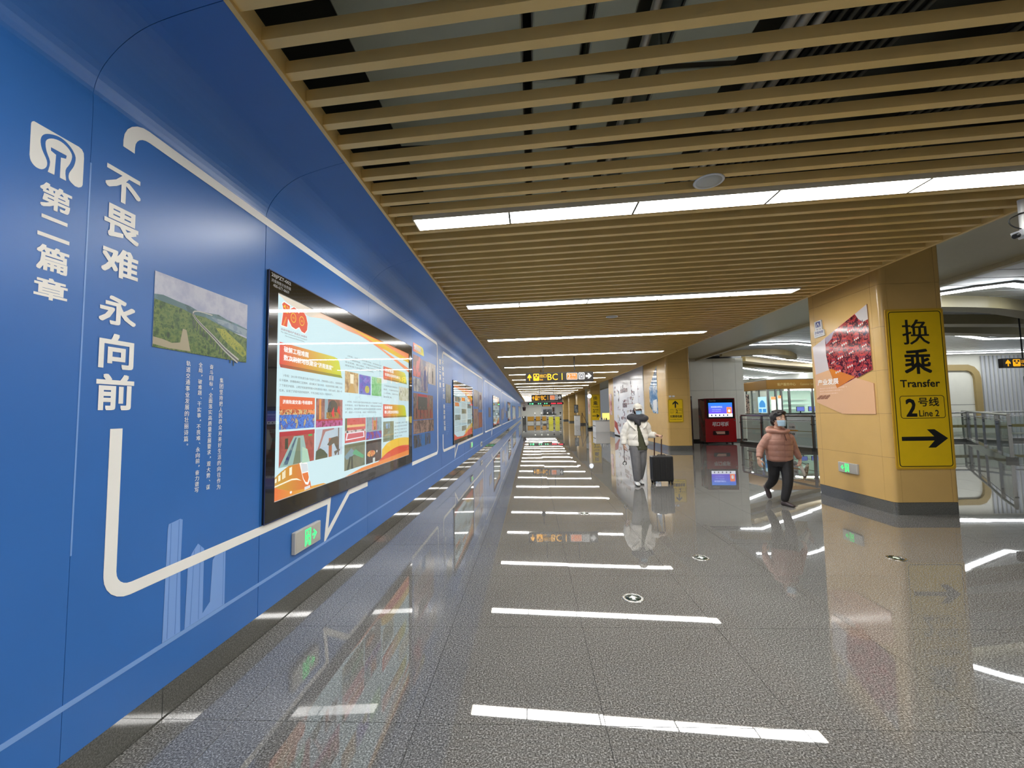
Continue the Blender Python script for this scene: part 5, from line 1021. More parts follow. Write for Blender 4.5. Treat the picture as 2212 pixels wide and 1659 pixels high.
for i in range(260):
    th_ = rp.uniform(0, 2*PI); rr = rp.uniform(.05, .52); z_ = .5+rp.uniform(0, .55)*(1.2-rr); d = Vector((math.cos(th_), math.sin(th_), rp.uniform(-.2, .6))).normalized()*.11; p0 = Vector((rr*math.cos(th_), rr*math.sin(th_), z_)); s = d.cross(Vector((0, 0, 1))).normalized()*.03
    lf.add([p0, p0+d*.5+s, p0+d, p0+d*.5-s], [(0, 1, 2, 3)])
tag(link('leaves', lf, mat('reddish leaves', c(130, 88, 84), .6, noise=.4, nscale=8), pt), kind='stuff'); link('stems', MB().tube([(0, 0, .3), (.1, .05, .7), (.2, .1, 1.0)], .012).tube([(0, 0, .3), (-.12, .02, .7), (-.22, .0, .95)], .012), mat('brown stem', c(80, 60, 44), .7), pt); link('hanger', MB().cyl((0, 0, .4), (0, 0, 1.74), .012, n=6), M_BLACKM, pt)
w1 = thing('white_counter', 'white information counter in front of the far transfer sign', 'counter', (4.62, 29.6, 0)); link('front_panel', bevel(link('t', MB().box((-.25, -.7, 0), (.9, .7, .76)), None), .01).data, M_WPAINT, w1); bpy.data.objects.remove(bpy.data.objects['t']); link('worktop', MB().box((-.28, -.73, .76), (.93, .73, .79)), mat('grey top', c(160, 162, 164), .4), w1); link('stripe', MB().box((-.255, -.6, .40), (-.25, .6, .45)), M_BLACKM, w1)
for i, (a, b, cc) in enumerate(((.2, .1, (230, 230, 226)), (.45, -.2, (200, 196, 190)), (.65, .2, (60, 56, 54)), (.3, -.4, (222, 220, 214)))):
    q = thing('pump_bottle', ['white pump bottle at the back of the counter', 'beige bottle on the counter front corner', 'dark small box shaped bottle on the counter', 'white bottle nearest the camera on the counter'][i], 'bottle', (4.62+a, 29.6+b, .79), 0, 'bottles on the white counter'); link('body', MB().ring([(.035, 0), (.04, .02), (.04, .14), (.015, .17), (.015, .2)], 12), mat('bottle %d' % i, c(*cc), .3), q); link('cap', MB().ring([(.018, .2), (.018, .23), (.001, .235)], 10), M_WPAINT, q)
w2 = thing('white_counter', 'white counter under the small framed notice, farther off', 'counter', (4.62, 43, 0)); link('cabinet', bevel(link('t', MB().box((-.24, -.3, 0), (.3, .3, 1.0)), None), .01).data, M_WPAINT, w2); bpy.data.objects.remove(bpy.data.objects['t']); link('lock', MB().cyl((-.02, -.3, .5), (-.02, -.31, .5), .03, n=8), M_BLACKM, w2); link('worktop', MB().box((-.27, -.33, 1.0), (.33, .33, 1.03)), M_STEELD, w2)
fr_ = thing('standing_notice', 'dark framed notice above the farther white counter', 'notice', (4.62, 43.4, 0)); link('pole', MB().cyl((0, 0, 0), (0, 0, 1.3), .025, n=8), M_STEELD, fr_); link('frame', MB().box((-.21, -.02, 1.28), (.21, .02, 2.1)), M_BLACKM, fr_); link('picture', MB().box((-.18, -.025, 1.32), (.18, -.02, 2.06)), photo('far notice', [c(40, 36, 50), c(90, 96, 100), c(150, 156, 156), c(56, 50, 60)], 3), fr_)
tp = thing('folding_stand', 'dark folding A-shaped stand beside a far column', 'stand', (4.02, 33.5, 0)); link('leg', MB().cyl((0, 0, 1.3), (-.17, 0, 0), .016, n=6), mat('dark red tube', c(70, 36, 26), .4), tp); link('leg', MB().cyl((0, 0, 1.3), (.46, -.1, .25), .016, n=6), mat('dark red tube', c(70, 36, 26), .4), tp); link('leg', MB().cyl((0, 0, 1.3), (.1, .35, 0), .016, n=6), mat('dark red tube', c(70, 36, 26), .4), tp); link('hub', MB().cyl((0, 0, 1.24), (0, 0, 1.33), .03, n=8), M_BLACKM, tp)
bb = thing('weighted_base', 'black weighted base with an upright pole beside the folding stand', 'base', (4.62, 33.5, 0)); link('base', bevel(link('t', MB().box((-.2, -.2, 0), (.2, .2, .16)), None), .03).data, M_BLACKM, bb); bpy.data.objects.remove(bpy.data.objects['t']); link('pole', MB().cyl((-.15, 0, .16), (-.15, 0, .55), .02, n=8), M_BLACKM, bb)
for i, y in enumerate((26.0, 35.9)):
    q = thing('hanging_banner', ['narrow reddish white poster on the third column side', 'narrow reddish white poster on the far column side'][i], 'poster', (CX0, y+.3, 1.2), 0, 'narrow posters on far columns'); P = Plane((0, 0, 0), (0, -1, 0)); link('sheet', rect(P, -.35, 0, .35, 1.3, 0, .01), photo('far red poster', [c(150, 70, 66), c(190, 120, 110), c(216, 206, 200), c(170, 90, 80)], 2), q)
for i, (x, z) in enumerate(((6.35, 1.2), (7.05, 1.2))):
    q = thing('lit_case', ['left', 'right'][i]+' warm lit display case seen past the white counter', 'display case', (x, 36, 0), 0, 'lit cases past the counter'); link('cabinet', MB().box((-.3, 0, 0), (.3, .3, .7)), M_WPAINT, q); link('lit_front', MB().box((-.28, -.01, .7), (.28, .28, 1.25)), mat('warm lit', c(245, 226, 120), .5, emit=1.1), q)
# ------------------------------------------------------------------ people
def loft(mb, rings, n=20):
    """rings: (cx, cy, cz, rx, ry[, power]) ellipses stacked upward"""
    vs = []
    for q in rings:
        cx, cy, cz, rx, ry = q[:5]; pw = q[5] if len(q) > 5 else 2.
        for k in range(n):
            t = 2*PI*k/n; ct, st = math.cos(t), math.sin(t)
            e = 2./pw; vs.append((cx+rx*math.copysign(abs(ct)**e, ct), cy+ry*math.copysign(abs(st)**e, st), cz))
    m = len(rings); fs = [(i*n+k, i*n+(k+1) % n, (i+1)*n+(k+1) % n, (i+1)*n+k) for i in range(m-1) for k in range(n)]
    mb.add(vs, fs, True); mb.add(vs, [tuple(reversed(range(n))), tuple(range((m-1)*n, m*n))]); return mb
def limb(mb, pts, rad, n=12, sub=4):
    P = smooth_profile([tuple(p)+(r_,) for p, r_ in zip(pts, rad)], sub) if False else None
    V4 = [Vector(p) for p in pts]; out = []; rr = []
    for i in range(len(V4)-1):
        a = V4[max(0, i-1)]; b = V4[i]; cc = V4[i+1]; d = V4[min(len(V4)-1, i+2)]
        for k in range(sub):
            t = k/sub; out.append(.5*((2*b)+(cc-a)*t+(2*a-5*b+4*cc-d)*t*t+(3*b-a-3*cc+d)*t**3)); rr.append(rad[i]*(1-t)+rad[i+1]*t)
    out.append(V4[-1]); rr.append(rad[-1]); mb.tube(out, rr, n); 
    mb_ball(mb, out[0], rr[0]); mb_ball(mb, out[-1], rr[-1]); return mb
def mb_ball(mb, c_, r_, s=(1, 1, 1), n=12, m=8):
    c_ = Vector(c_); vs = [c_+Vector((0, 0, -r_*s[2]))]
    for i in range(1, m):
        ph = -PI/2+PI*i/m
        for k in range(n): vs.append(c_+Vector((r_*s[0]*math.cos(ph)*math.cos(2*PI*k/n), r_*s[1]*math.cos(ph)*math.sin(2*PI*k/n), r_*s[2]*math.sin(ph))))
    vs.append(c_+Vector((0, 0, r_*s[2]))); L = len(vs)-1
    fs = [(0, 1+(k+1) % n, 1+k) for k in range(n)]
    for i in range(m-2): fs += [(1+i*n+k, 1+i*n+(k+1) % n, 1+(i+1)*n+(k+1) % n, 1+(i+1)*n+k) for k in range(n)]
    fs += [(L, 1+(m-2)*n+k, 1+(m-2)*n+(k+1) % n) for k in range(n)]
    return mb.add(vs, fs, True)
def fuse(name, mb, m, parent, voxel=.008, smooth=4, disp=None):
    """grow one continuous skin over the overlapping forms"""
    o = bpy.data.objects.new('tmp_fuse', mb.mesh('t')); COL.objects.link(o)
    md = o.modifiers.new('r', 'REMESH'); md.mode = 'VOXEL'; md.voxel_size = voxel; md.use_smooth_shade = True
    if smooth:
        s_ = o.modifiers.new('s', 'SMOOTH'); s_.iterations = smooth; s_.factor = .5
    dg = bpy.context.evaluated_depsgraph_get(); me = bpy.data.meshes.new_from_object(o.evaluated_get(dg))
    bpy.data.objects.remove(o); me.polygons.foreach_set('use_smooth', [True]*len(me.polygons)); me.materials.clear()
    if disp:
        for v in me.vertices: v.co = v.co + disp(v.co.copy(), v.normal.copy())
    me.update(); return link(name, me, m, parent)
def hand(mb, wrist, d, nrm, thumb, L=.165, curl=.5):
    """wrist point, pointing direction, back-of-hand normal, thumb side"""
    w0 = Vector(wrist); d = Vector(d).normalized(); nrm = Vector(nrm); nrm = (nrm-d*nrm.dot(d)).normalized(); t = Vector(thumb); t = (t-d*t.dot(d)-nrm*t.dot(nrm)).normalized()
    pl = L*.48
    for k in range(4):
        off = t*(.026-.0175*k)
        limb(mb, [w0+off*.55-d*.01, w0+d*pl*.5+off*.9, w0+d*pl+off], [.013, .014, .011], 8, 2)
        fl = L*(.44, .50, .47, .37)[k]; p = w0+d*pl+off; dd = d.copy(); pts = [p]; 
        for j, s in enumerate((.45, .32, .23)):
            dd = (dd*math.cos(curl*.9)-nrm*math.sin(curl*.9)).normalized(); nn = nrm; p = p+dd*fl*s; pts.append(p)
            nrm2 = nrm; nrm = (nrm-dd*nrm.dot(dd)).normalized()
        nrm = Vector(nrm2)
        nrm = (nrm-d*nrm.dot(d)).normalized()
        limb(mb, pts, [.0095, .0088, .0078, .0068], 8, 2)
    b = w0+t*.022+d*.012
    limb(mb, [b, b+(t*.75+d*.6-nrm*.3).normalized()*.035, b+(t*.75+d*.6-nrm*.3).normalized()*.035+(d*.85+t*.25-nrm*.45).normalized()*.030, b+(t*.75+d*.6-nrm*.3).normalized()*.035+(d*.9-nrm*.5).normalized()*.052], [.014, .012, .010, .008], 8, 2)
def head(mb, c_, s=1., yaw=0., pitch=0.):
    """head facing -Y, turned by yaw; ears, nose, brow and jaw shaped"""
    n, m = 32, 24; c_ = Vector(c_); R_ = Matrix.Rotation(yaw, 3, 'Z') @ Matrix.Rotation(pitch, 3, 'X'); vs = []
    def pt(th, ph):
        x = math.cos(ph)*math.sin(th); y = -math.cos(ph)*math.cos(th); z = math.sin(ph)
        rx, ry, rz = .077, .097, .118
        if z < 0: rx *= 1-.30*(-z)**1.4; ry *= 1-.10*(-z)
        X, Y, Z = x*rx, y*ry, z*rz
        if y < 0:
            fr = max(0, -y)
            nose = math.exp(-(X/.011)**2)*math.exp(-((Z+.012)/.024)**2)*fr; Y -= .020*nose
            for sx in (-1, 1): Y += .009*math.exp(-((X-sx*.031)/.017)**2)*math.exp(-((Z-.014)/.014)**2)*fr
            Y -= .004*math.exp(-((Z-.034)/.010)**2)*fr*math.exp(-(X/.05)**2)
            Y -= .006*math.exp(-(X/.020)**2)*math.exp(-((Z+.062)/.013)**2)*fr; Y -= .008*math.exp(-(X/.022)**2)*math.exp(-((Z+.098)/.016)**2)*fr
        if y > 0 and z < -.3: Y *= .85
        return c_+R_ @ Vector((X, Y, Z))*s
    vs.append(pt(0, -PI/2))
    for i in range(1, m):
        for k in range(n): vs.append(pt(2*PI*k/n, -PI/2+PI*i/m))
    vs.append(pt(0, PI/2)); L = len(vs)-1
    fs = [(0, 1+(k+1) % n, 1+k) for k in range(n)]
    for i in range(m-2): fs += [(1+i*n+k, 1+i*n+(k+1) % n, 1+(i+1)*n+(k+1) % n, 1+(i+1)*n+k) for k in range(n)]
    fs += [(L, 1+(m-2)*n+k, 1+(m-2)*n+(k+1) % n) for k in range(n)]
    mb.add(vs, fs, True)
    for sx in (-1, 1): mb_ball(mb, c_+R_ @ Vector((sx*.076, .008, -.004))*s, .03*s, (.35, .62, 1.05), 10, 6)
    return R_
def face_parts(root, c_, R_, s=1.):
    c_ = Vector(c_)
    ew = MB(); ir = MB(); bw = MB()
    for sx in (-1, 1):
        mb_ball(ew, c_+R_ @ Vector((sx*.031, -.078, .012))*s, .0125*s, (1.15, .6, .62), 10, 6)
        mb_ball(ir, c_+R_ @ Vector((sx*.031, -.0845, .012))*s, .0062*s, (1, .4, .95), 8, 5)
        bw.tube([c_+R_ @ Vector(p)*s for p in ((sx*.014, -.0905, .033), (sx*.031, -.089, .039), (sx*.050, -.078, .033))], [.0025, .0035, .0018], 6)
    link('eyes', ew, mat('eye white', c(226, 222, 216), .3), root); link('irises', ir, mat('dark iris', c(36, 24, 20), .2), root); link('eyebrows', bw, mat('brow hair', c(40, 30, 28), .8), root)
def mask(root, c_, R_, s=1.):
    c_ = Vector(c_); n, m = 16, 8; vs = []
    for i in range(m+1):
        z = -.018-.083*i/m
        for k in range(n+1):
            th = (-1+2*k/n)*1.12; x = math.sin(th)*(.077-.014*i/m); y = -math.cos(th)*(.100-.006*(i/m))-.012*math.exp(-(x/.022)**2)*(1-.4*i/m)-.004+.0025*math.sin(i*2.1)
            vs.append(c_+R_ @ Vector((x, y, z))*s)
    fs = [(i*(n+1)+k, i*(n+1)+k+1, (i+1)*(n+1)+k+1, (i+1)*(n+1)+k) for i in range(m) for k in range(n)]
    o = link('face_mask', MB().add(vs, fs, True), mat('pale blue mask', c(176, 206, 226), .7), root); sd = o.modifiers.new('s', 'SOLIDIFY'); sd.thickness = .003
    lo = MB()
    for sx in (-1, 1): lo.tube([c_+R_ @ Vector(p)*s for p in ((sx*.070, -.046, -.026), (sx*.080, -.015, -.004), (sx*.084, .012, .018), (sx*.084, .022, -.006))], .0016, 5)
    link('ear_loops', lo, M_WPAINT, o)
def shoe(mb, heel, toe, up=Vector((0, 0, 1)), w_=.040, L=None, h_=.075):
    a, b = Vector(heel), Vector(toe); d = (b-a); L = d.length; d /= L; s = d.cross(up).normalized(); u_ = s.cross(d).normalized()
    rows = [(0, .8, .75), (.12, 1, 1.05), (.35, .92, 1.0), (.6, 1.08, .72), (.85, 1.0, .52), (1, .6, .38)]
    n = 10; vs = []
    for t, ww, hh in rows:
        for k in range(n):
            an = 2*PI*k/n; x = math.cos(an)*w_*ww; z = h_*hh*.5+math.sin(an)*h_*hh*.5
            vs.append(a+d*L*t+s*x+u_*max(0, z))
    m = len(rows); fs = [(i*n+k, (i+1)*n+k, (i+1)*n+(k+1) % n, i*n+(k+1) % n) for i in range(m-1) for k in range(n)]
    mb.add(vs, fs, True); mb.add(vs, [tuple(range(n)), tuple(reversed(range((m-1)*n, m*n)))]); return mb
V = Vector
# ---- woman in pink
OX, OY = 3.87, 6.80
W1 = thing('person', 'short woman in a quilted dusty pink jacket and black trousers walking past the gold column', 'person', (OX, OY, 0))
hc = V((.0, -.03, 1.310)); hy = .20
b = MB(); R1 = head(b, hc, 1.08, hy, -.06)
limb(b, [(.0, .01, 1.0), (.0, .01, 1.10), (-.0, .0, 1.25)], [.07, .05, .05])
loft(b, [(0, .0, .60, .13, .09), (0, 0, .70, .15, .10), (0, 0, .85, .14, .10), (0, 0, 1.0, .16, .10), (0, .01, 1.08, .14, .07), (0, .01, 1.12, .06, .05)])
SL, EL, WL = V((-.165, .0, 1.035)), V((-.265, .03, .86)), V((-.345, -.05, .70)); SR_, ER, WR = V((.175, .0, 1.03)), V((.265, .05, .84)), V((.325, .02, .67))
limb(b, [SL, EL, WL], [.045, .036, .024]); limb(b, [SR_, ER, WR], [.045, .036, .024])
hand(b, WL+V((.004, 0, -.01)), (.03, -.15, -1), (-1, -.3, 0), (.1, -1, -.1), .135, .35); hand(b, WR+V((-.005, 0, -.01)), (-.2, -.05, -1), (1, 0, 0), (0, -1, 0), .135, .75)
# legs: right one forward and straight, left one pushing off behind
HF, KF, AF = V((.080, -.02, .66)), V((.035, -.12, .37)), V((-.030, -.13, .085)); HB, KB, AB = V((-.075, .02, .66)), V((-.055, .10, .38)), V((-.02, .34, .20))
limb(b, [HF, KF, AF], [.085, .055, .036]); limb(b, [HB, KB, AB], [.085, .055, .036])
body1 = fuse('body', b, M_SKIN, W1, .0055, 2)
face_parts(W1, hc, R1, 1.08); mask(W1, hc, R1, 1.08)
hr = MB(); RH = R1
mb_ball(hr, hc+RH @ V((0, .018, .034)), .112, (.93, 1.0, 1.02), 16, 12); mb_ball(hr, hc+RH @ V((0, .06, -.03)), .084, (.98, .7, 1.0)); mb_ball(hr, hc+RH @ V((.02, -.048, .100)), .054, (1.4, .9, .7)); mb_ball(hr, hc+RH @ V((-.045, -.038, .084)), .048, (1.0, .8, .9)); mb_ball(hr, hc+RH @ V((.056, -.036, .066)), .042, (.8, .9, 1))
for sx in (-1, 1): mb_ball(hr, hc+RH @ V((sx*.086, .002, .010)), .034, (.45, .9, 1.3))
hrp = random.Random(3)
for k in range(26):
    th = hrp.uniform(0, 2*PI); ph = hrp.uniform(.1, 1.3); mb_ball(hr, hc+RH @ V((.099*math.cos(th)*math.cos(ph), .018+.106*math.sin(th)*math.cos(ph), .038+.104*math.sin(ph))), hrp.uniform(.014, .026), (1, 1, .8), 8, 6)
def cutface(co, no):
    q = RH.transposed() @ (co-hc)
    return V((0, 0, 0))
hair = fuse('hair', hr, mat('black hair', (.012, .010, .010, 1), .45, noise=.5, nscale=60, bump=.5), W1, .007, 2)
bm = bmesh.new(); bm.from_mesh(hair.data)
dl = [v for v in bm.verts if (lambda q: q.y < -.052 and q.z < .054-.25*abs(q.x) or (q.y < -.02 and q.z < -.02))(RH.transposed() @ (v.co-hc))]
bmesh.ops.delete(bm, geom=dl, context='VERTS'); bm.to_mesh(hair.data); bm.free(); sdm = hair.modifiers.new('s', 'SOLIDIFY'); sdm.thickness = .006; sdm.offset = -1
# jacket: torso with padded rolls
M_PINK = mat('dusty pink quilting', c(164, 120, 104), .5, noise=.08, nscale=14, bump=.25)
j = MB(); rings = []
for i in range(40):
    t = i/39; z = .655+(1.10-.655)*t; roll = .0055*abs(math.sin(PI*(z-.655)/.088))
    rx = .176+.014*math.sin(PI*t)-(.075*max(0, t-.72)/.28); ry = .135+.010*math.sin(PI*t)-.03*max(0, t-.8)/.2
    if t < .05: rx -= .012; ry -= .012
    rings.append((0, .0, z, rx+roll, ry+roll, 2.3))
rings += [(0, .01, 1.13, .105, .09), (0, .01, 1.15, .06, .06)]
loft(j, rings, 28)
def sleeve(mb, S, E, W_, r0, r1, r2, roll=.009, nroll=5):
    pts = []; rr = []
    for i in range(25):
        t = i/24; p = S*(1-t)**2+E*2*t*(1-t)*1.0+W_*t*t if False else (S.lerp(E, t*2) if t < .5 else E.lerp(W_, t*2-1)); r_ = (r0*(1-t*2)+r1*t*2) if t < .5 else (r1*(2-2*t)+r2*(t*2-1))
        pts.append(p); rr.append(r_+roll*abs(math.sin(PI*t*nroll)))
    # soften the bend
    q = [pts[0]]+[(pts[i-1]+pts[i]*2+pts[i+1])/4 for i in range(1, 24)]+[pts[-1]]
    mb.tube(q, rr, 14); mb_ball(mb, q[0], rr[0]); return mb
sleeve(j, SL+V((.01, 0, -.015)), EL, WL+V((.008, -.0, .02)), .072, .056, .040, .003, 6); sleeve(j, SR_+V((-.01, 0, -.015)), ER, WR+V((-.005, 0, .02)), .072, .056, .040, .003, 6)
# hood folded round the neck
limb(j, [(-.125, .02, 1.12), (-.10, -.065, 1.13), (-.03, -.118, 1.115), (.04, -.122, 1.115), (.11, -.065, 1.13), (.13, .02, 1.12)], [.042, .036, .026, .026, .036, .042]); limb(j, [(-.12, .03, 1.12), (-.07, .10, 1.145), (.07, .10, 1.145), (.125, .03, 1.12)], [.042, .058, .058, .042]); limb(j, [(-.07, .0, 1.10), (.07, .0, 1.10)], [.07, .07])
jack = fuse('jacket', j, M_PINK, W1, .0075, 3)
link('zip', MB().tube([(0.01, -.134, 1.06), (.005, -.150, .98), (.0, -.152, .80), (.0, -.140, .665)], .0025, 6), mat('dark zip', c(150, 104, 94), .4), jack)
link('drawstring', MB().tube([(.02, -.135, 1.08), (.022, -.152, 1.03), (.026, -.160, .985)], .004, 6), mat('dark cord', c(60, 30, 30), .6), jack)
for k in range(4): link('quilt_seam', MB().tube([(.205*math.sin(a), -.150*math.cos(a)-.002, .743+.088*k) for a in [x*.13 for x in range(-9, 10)]], .0018, 5), mat('seam thread', c(132, 84, 76), .7), jack)
# trousers
t = MB(); limb(t, [HF+V((.0, 0, .03)), KF, AF+V((0, 0, .02))], [.105, .075, .056]); limb(t, [HB+V((0, 0, .03)), KB, AB+V((0, -.02, .02))], [.105, .072, .054]); loft(t, [(0, 0, .58, .14, .11), (0, 0, .66, .175, .125), (0, 0, .74, .165, .12)])
fuse('trousers', t, mat('black trousers', (.012, .011, .013, 1), .7, noise=.3, nscale=9, bump=.2), W1, .008, 4)
s1 = MB(); shoe(s1, (-.050, -.085, .0), (.030, -.265, .0)); sh1 = fuse('shoe', s1, mat('dark brown shoe', c(66, 56, 58), .5), W1, .006, 2); link('sole', MB().tube([(.022, -.08, .008), (.075, -.18, .008), (.118, -.27, .008)], .009, 8), M_WPAINT, sh1) if False else None
s2 = MB(); shoe(s2, (-.03, .415, .215), (.0, .335, .012), up=V((-.1, -1, .0)).normalized()); fuse('shoe', s2, mat('dark brown shoe', c(66, 56, 58), .5), W1, .006, 2)
# folded umbrella and small plastic bag in her hand
um = thing('folded_umbrella', 'short folded brown patterned umbrella in the hand of the woman in pink', 'umbrella', (OX+.40, OY, .50))
limb_ = MB(); limb(limb_, [(-.035, 0, -.10), (-.02, 0, -.04), (.0, 0, .03), (.02, 0, .085)], [.020, .030, .030, .018]); fuse('canopy', limb_, photo('umbrella cloth', [c(50, 44, 38), c(96, 80, 66), c(150, 140, 120), c(70, 60, 50)], 26), um, .005, 1)
link('tip', MB().cyl((.02, 0, .09), (.034, 0, .115), .006, n=8), M_BLACKM, um); link('handle', MB().cyl((-.035, 0, -.10), (-.05, 0, -.14), .014, n=10), mat('tan handle', c(150, 130, 100), .4), um); link('strap', MB().tube([(-.01, -.01, .09), (-.06, -.01, .13), (-.085, 0, .12)], .003, 5), M_BLACKM, um)
pb = thing('plastic_bag', 'small crumpled white bag beside the folded umbrella', 'bag', (OX+.335, OY-.01, .50)); z_ = MB(); loft(z_, [(.03, 0, -.09, .01, .01), (.015, 0, -.04, .026, .02), (-.01, 0, .03, .03, .022), (-.02, 0, .09, .012, .012)], 10); fuse('bag', z_, mat('thin white plastic', c(206, 200, 188), .4, bump=.4), pb, .006, 1); link('handle', MB().tube([(-.02, 0, .085), (-.03, 0, .11), (-.02, .01, .125)], .004, 5), mat('thin white plastic', c(206, 200, 188), .4), pb)
# ---- woman in white
OX2, OY2 = 2.14, 8.62
W2 = thing('person', 'woman in a white puffer jacket, pale cap and grey trousers pulling a black suitcase', 'person', (OX2, OY2, 0))
hc2 = V((.015, -.03, 1.492)); b = MB(); R2h = head(b, hc2, .97, .12, -.05)
limb(b, [(.0, .02, 1.2), (.0, .015, 1.3), (.01, .0, 1.42)], [.07, .05, .05])
loft(b, [(0, 0, .72, .14, .09), (0, 0, .82, .15, .10), (0, 0, .98, .12, .085), (0, 0, 1.14, .15, .10), (0, .01, 1.24, .15, .08), (0, .01, 1.29, .06, .05)])
SL, EL, WL = V((-.185, .01, 1.20)), V((-.275, .03, .98)), V((-.285, -.02, .80)); SR_, ER, WR = V((.185, .01, 1.19)), V((.235, .06, .99)), V((.365, -.06, .985))
limb(b, [SL, EL, WL], [.045, .036, .023]); limb(b, [SR_, ER, WR], [.045, .036, .023])
hand(b, WL+V((0, 0, -.01)), (.02, -.1, -1), (-1, -.2, 0), (.1, -1, 0), .15, .75); hand(b, WR+V((.01, -.01, .0)), (1, -.15, -.25), (.1, -.1, 1), (-.1, -1, .1), .15, .85)
HF, KF, AF = V((-.075, -.02, .74)), V((-.075, -.09, .42)), V((-.065, -.10, .10)); HB, KB, AB = V((.075, .01, .74)), V((.065, .02, .42)), V((.045, .12, .11))
limb(b, [HF, KF, AF], [.09, .055, .036]); limb(b, [HB, KB, AB], [.09, .055, .036])
fuse('body', b, M_SKIN, W2, .0055, 2); face_parts(W2, hc2, R2h, .97); mask(W2, hc2, R2h, .97)
hr = MB(); mb_ball(hr, hc2+R2h @ V((0, .035, .0)), .092, (.9, .82, 1.15), 14, 10)
for sx in (-1, 1): mb_ball(hr, hc2+R2h @ V((sx*.074, .015, -.02)), .034, (.45, .9, 1.5))
fuse('hair', hr, mat('dark brown hair', (.02, .014, .012, 1), .5, noise=.4, nscale=60, bump=.4), W2, .007, 2)
cp = MB(); mb_ball(cp, hc2+R2h @ V((0, .008, .048)), .098, (.93, 1.06, .88), 20, 12); caps = fuse('cap', cp, mat('cream cap', c(226, 220, 208), .7, noise=.04, nscale=30), W2, .007, 2)
bm = bmesh.new(); bm.from_mesh(caps.data); bmesh.ops.delete(bm, geom=[v for v in bm.verts if (R2h.transposed() @ (v.co-hc2)).z < .030], context='VERTS'); bm.to_mesh(caps.data); bm.free(); sm_ = caps.modifiers.new('s', 'SOLIDIFY'); sm_.thickness = .005
vs = []; nn = 14
for i in range(5):
    for k in range(nn+1):
        th = (-1+2*k/nn)*1.05; rr = 1+i*.14; x = math.sin(th)*.088*(1+.02*i); y = -math.cos(th)*.104-(.062*i/4)*math.cos(th)**.8; vs.append(hc2+R2h @ V((x, y, .038-.016*(i/4)**1.5-.030*(x/.09)**2*(i/4))))
br_ = link('brim', MB().add(vs, [(i*(nn+1)+k, (i+1)*(nn+1)+k, (i+1)*(nn+1)+k+1, i*(nn+1)+k+1) for i in range(4) for k in range(nn)], True), mat('cream cap', c(226, 220, 208), .7), caps); br_.modifiers.new('s', 'SOLIDIFY').thickness = .005
link('cap_button', mb_ball(MB(), hc2+R2h @ V((0, .008, .135)), .008), mat('cream cap', c(226, 220, 208), .7), caps)
# scarf
sc_ = MB(); limb(sc_, [(-.155, .01, 1.345), (-.115, -.09, 1.335), (.0, -.135, 1.315), (.13, -.09, 1.32), (.175, .01, 1.33), (.10, .10, 1.37), (-.08, .10, 1.37), (-.155, .01, 1.345)], [.052, .056, .058, .058, .052, .05, .05, .052]); limb(sc_, [(-.06, -.13, 1.30), (-.02, -.155, 1.25), (.0, -.16, 1.20)], [.05, .045, .025]); limb(sc_, [(.06, -.12, 1.38), (-.03, -.13, 1.365), (-.11, -.06, 1.39)], [.035, .038, .035])
fuse('scarf', sc_, mat('charcoal scarf', c(66, 66, 70), .9, noise=.12, nscale=50, bump=.5), W2, .008, 3)
# olive top seen between the jacket fronts
tp_ = MB(); loft(tp_, [(.0, -.01, .69, .185, .120), (0, -.01, .78, .180, .118), (0, -.01, .95, .150, .115), (0, -.01, 1.12, .15, .118), (0, 0, 1.24, .12, .09)]); fuse('top', tp_, mat('olive knit', c(72, 74, 54), .9, noise=.08, nscale=40, bump=.4), W2, .009, 3)
# white jacket hanging open
M_WJ = mat('white puffer', c(240, 236, 226), .5, noise=.03, nscale=8, bump=.25)
j = MB(); rings = []
for i in range(34):
    t = i/33; z = .775+(1.25-.775)*t; roll = .011*abs(math.sin(PI*(z-.775)/.118)); rings.append((.0, .01, z, .200-.012*t+roll-.03*max(0, t-.85)/.15, .150+roll-.02*t, 2.2))
rings += [(0, .02, 1.29, .12, .10), (0, .02, 1.31, .07, .06)]
loft(j, rings, 28); sleeve(j, SL+V((0, 0, -.02)), EL, WL, .080, .068, .050, .006, 5); sleeve(j, SR_+V((0, 0, -.02)), ER, WR+V((-.03, 0, .0)), .080, .068, .054, .006, 5)
limb(j, [(-.16, .03, 1.27), (-.08, .13, 1.30), (.08, .13, 1.30), (.17, .03, 1.26)], [.045, .06, .06, .045]); limb(j, [(-.17, -.01, 1.26), (-.15, -.11, 1.19), (-.08, -.15, 1.10)], [.04, .03, .012]); limb(j, [(.17, -.01, 1.25), (.14, -.11, 1.19), (.08, -.15, 1.12)], [.04, .03, .012])
jk = fuse('jacket', j, M_WJ, W2, .008, 3)
bm = bmesh.new(); bm.from_mesh(jk.data)
def open_front(co):
    if co.y > -.05 or abs(co.x) > .2: return False
    z = co.z; c0 = -.02+.10*max(0, (1.2-z))/.45*.8; hw = .012+.062*max(0, 1.2-z)/.43
    return abs(co.x-c0) < hw+(.05 if z > 1.20 else 0)
bmesh.ops.delete(bm, geom=[v for v in bm.verts if open_front(v.co)], context='VERTS'); bm.to_mesh(jk.data); bm.free(); jk.modifiers.new('s', 'SOLIDIFY').thickness = .012
link('pocket', MB().tube([(-.13, -.150, .90), (-.06, -.166, .99)], .003, 5), mat('grey zip', c(130, 128, 124), .4), jk)
t = MB(); limb(t, [HF+V((-.0, 0, .0)), KF, AF+V((0, 0, .04))], [.108, .088, .075]); limb(t, [HB+V((0, 0, .0)), KB, AB+V((0, 0, .03))], [.108, .088, .070]); loft(t, [(0, 0, .66, .15, .12), (0, 0, .74, .182, .13), (0, 0, .80, .17, .12)])
fuse('trousers', t, mat('grey trousers', c(112, 112, 114), .85, noise=.08, nscale=12, bump=.4), W2, .008, 3)
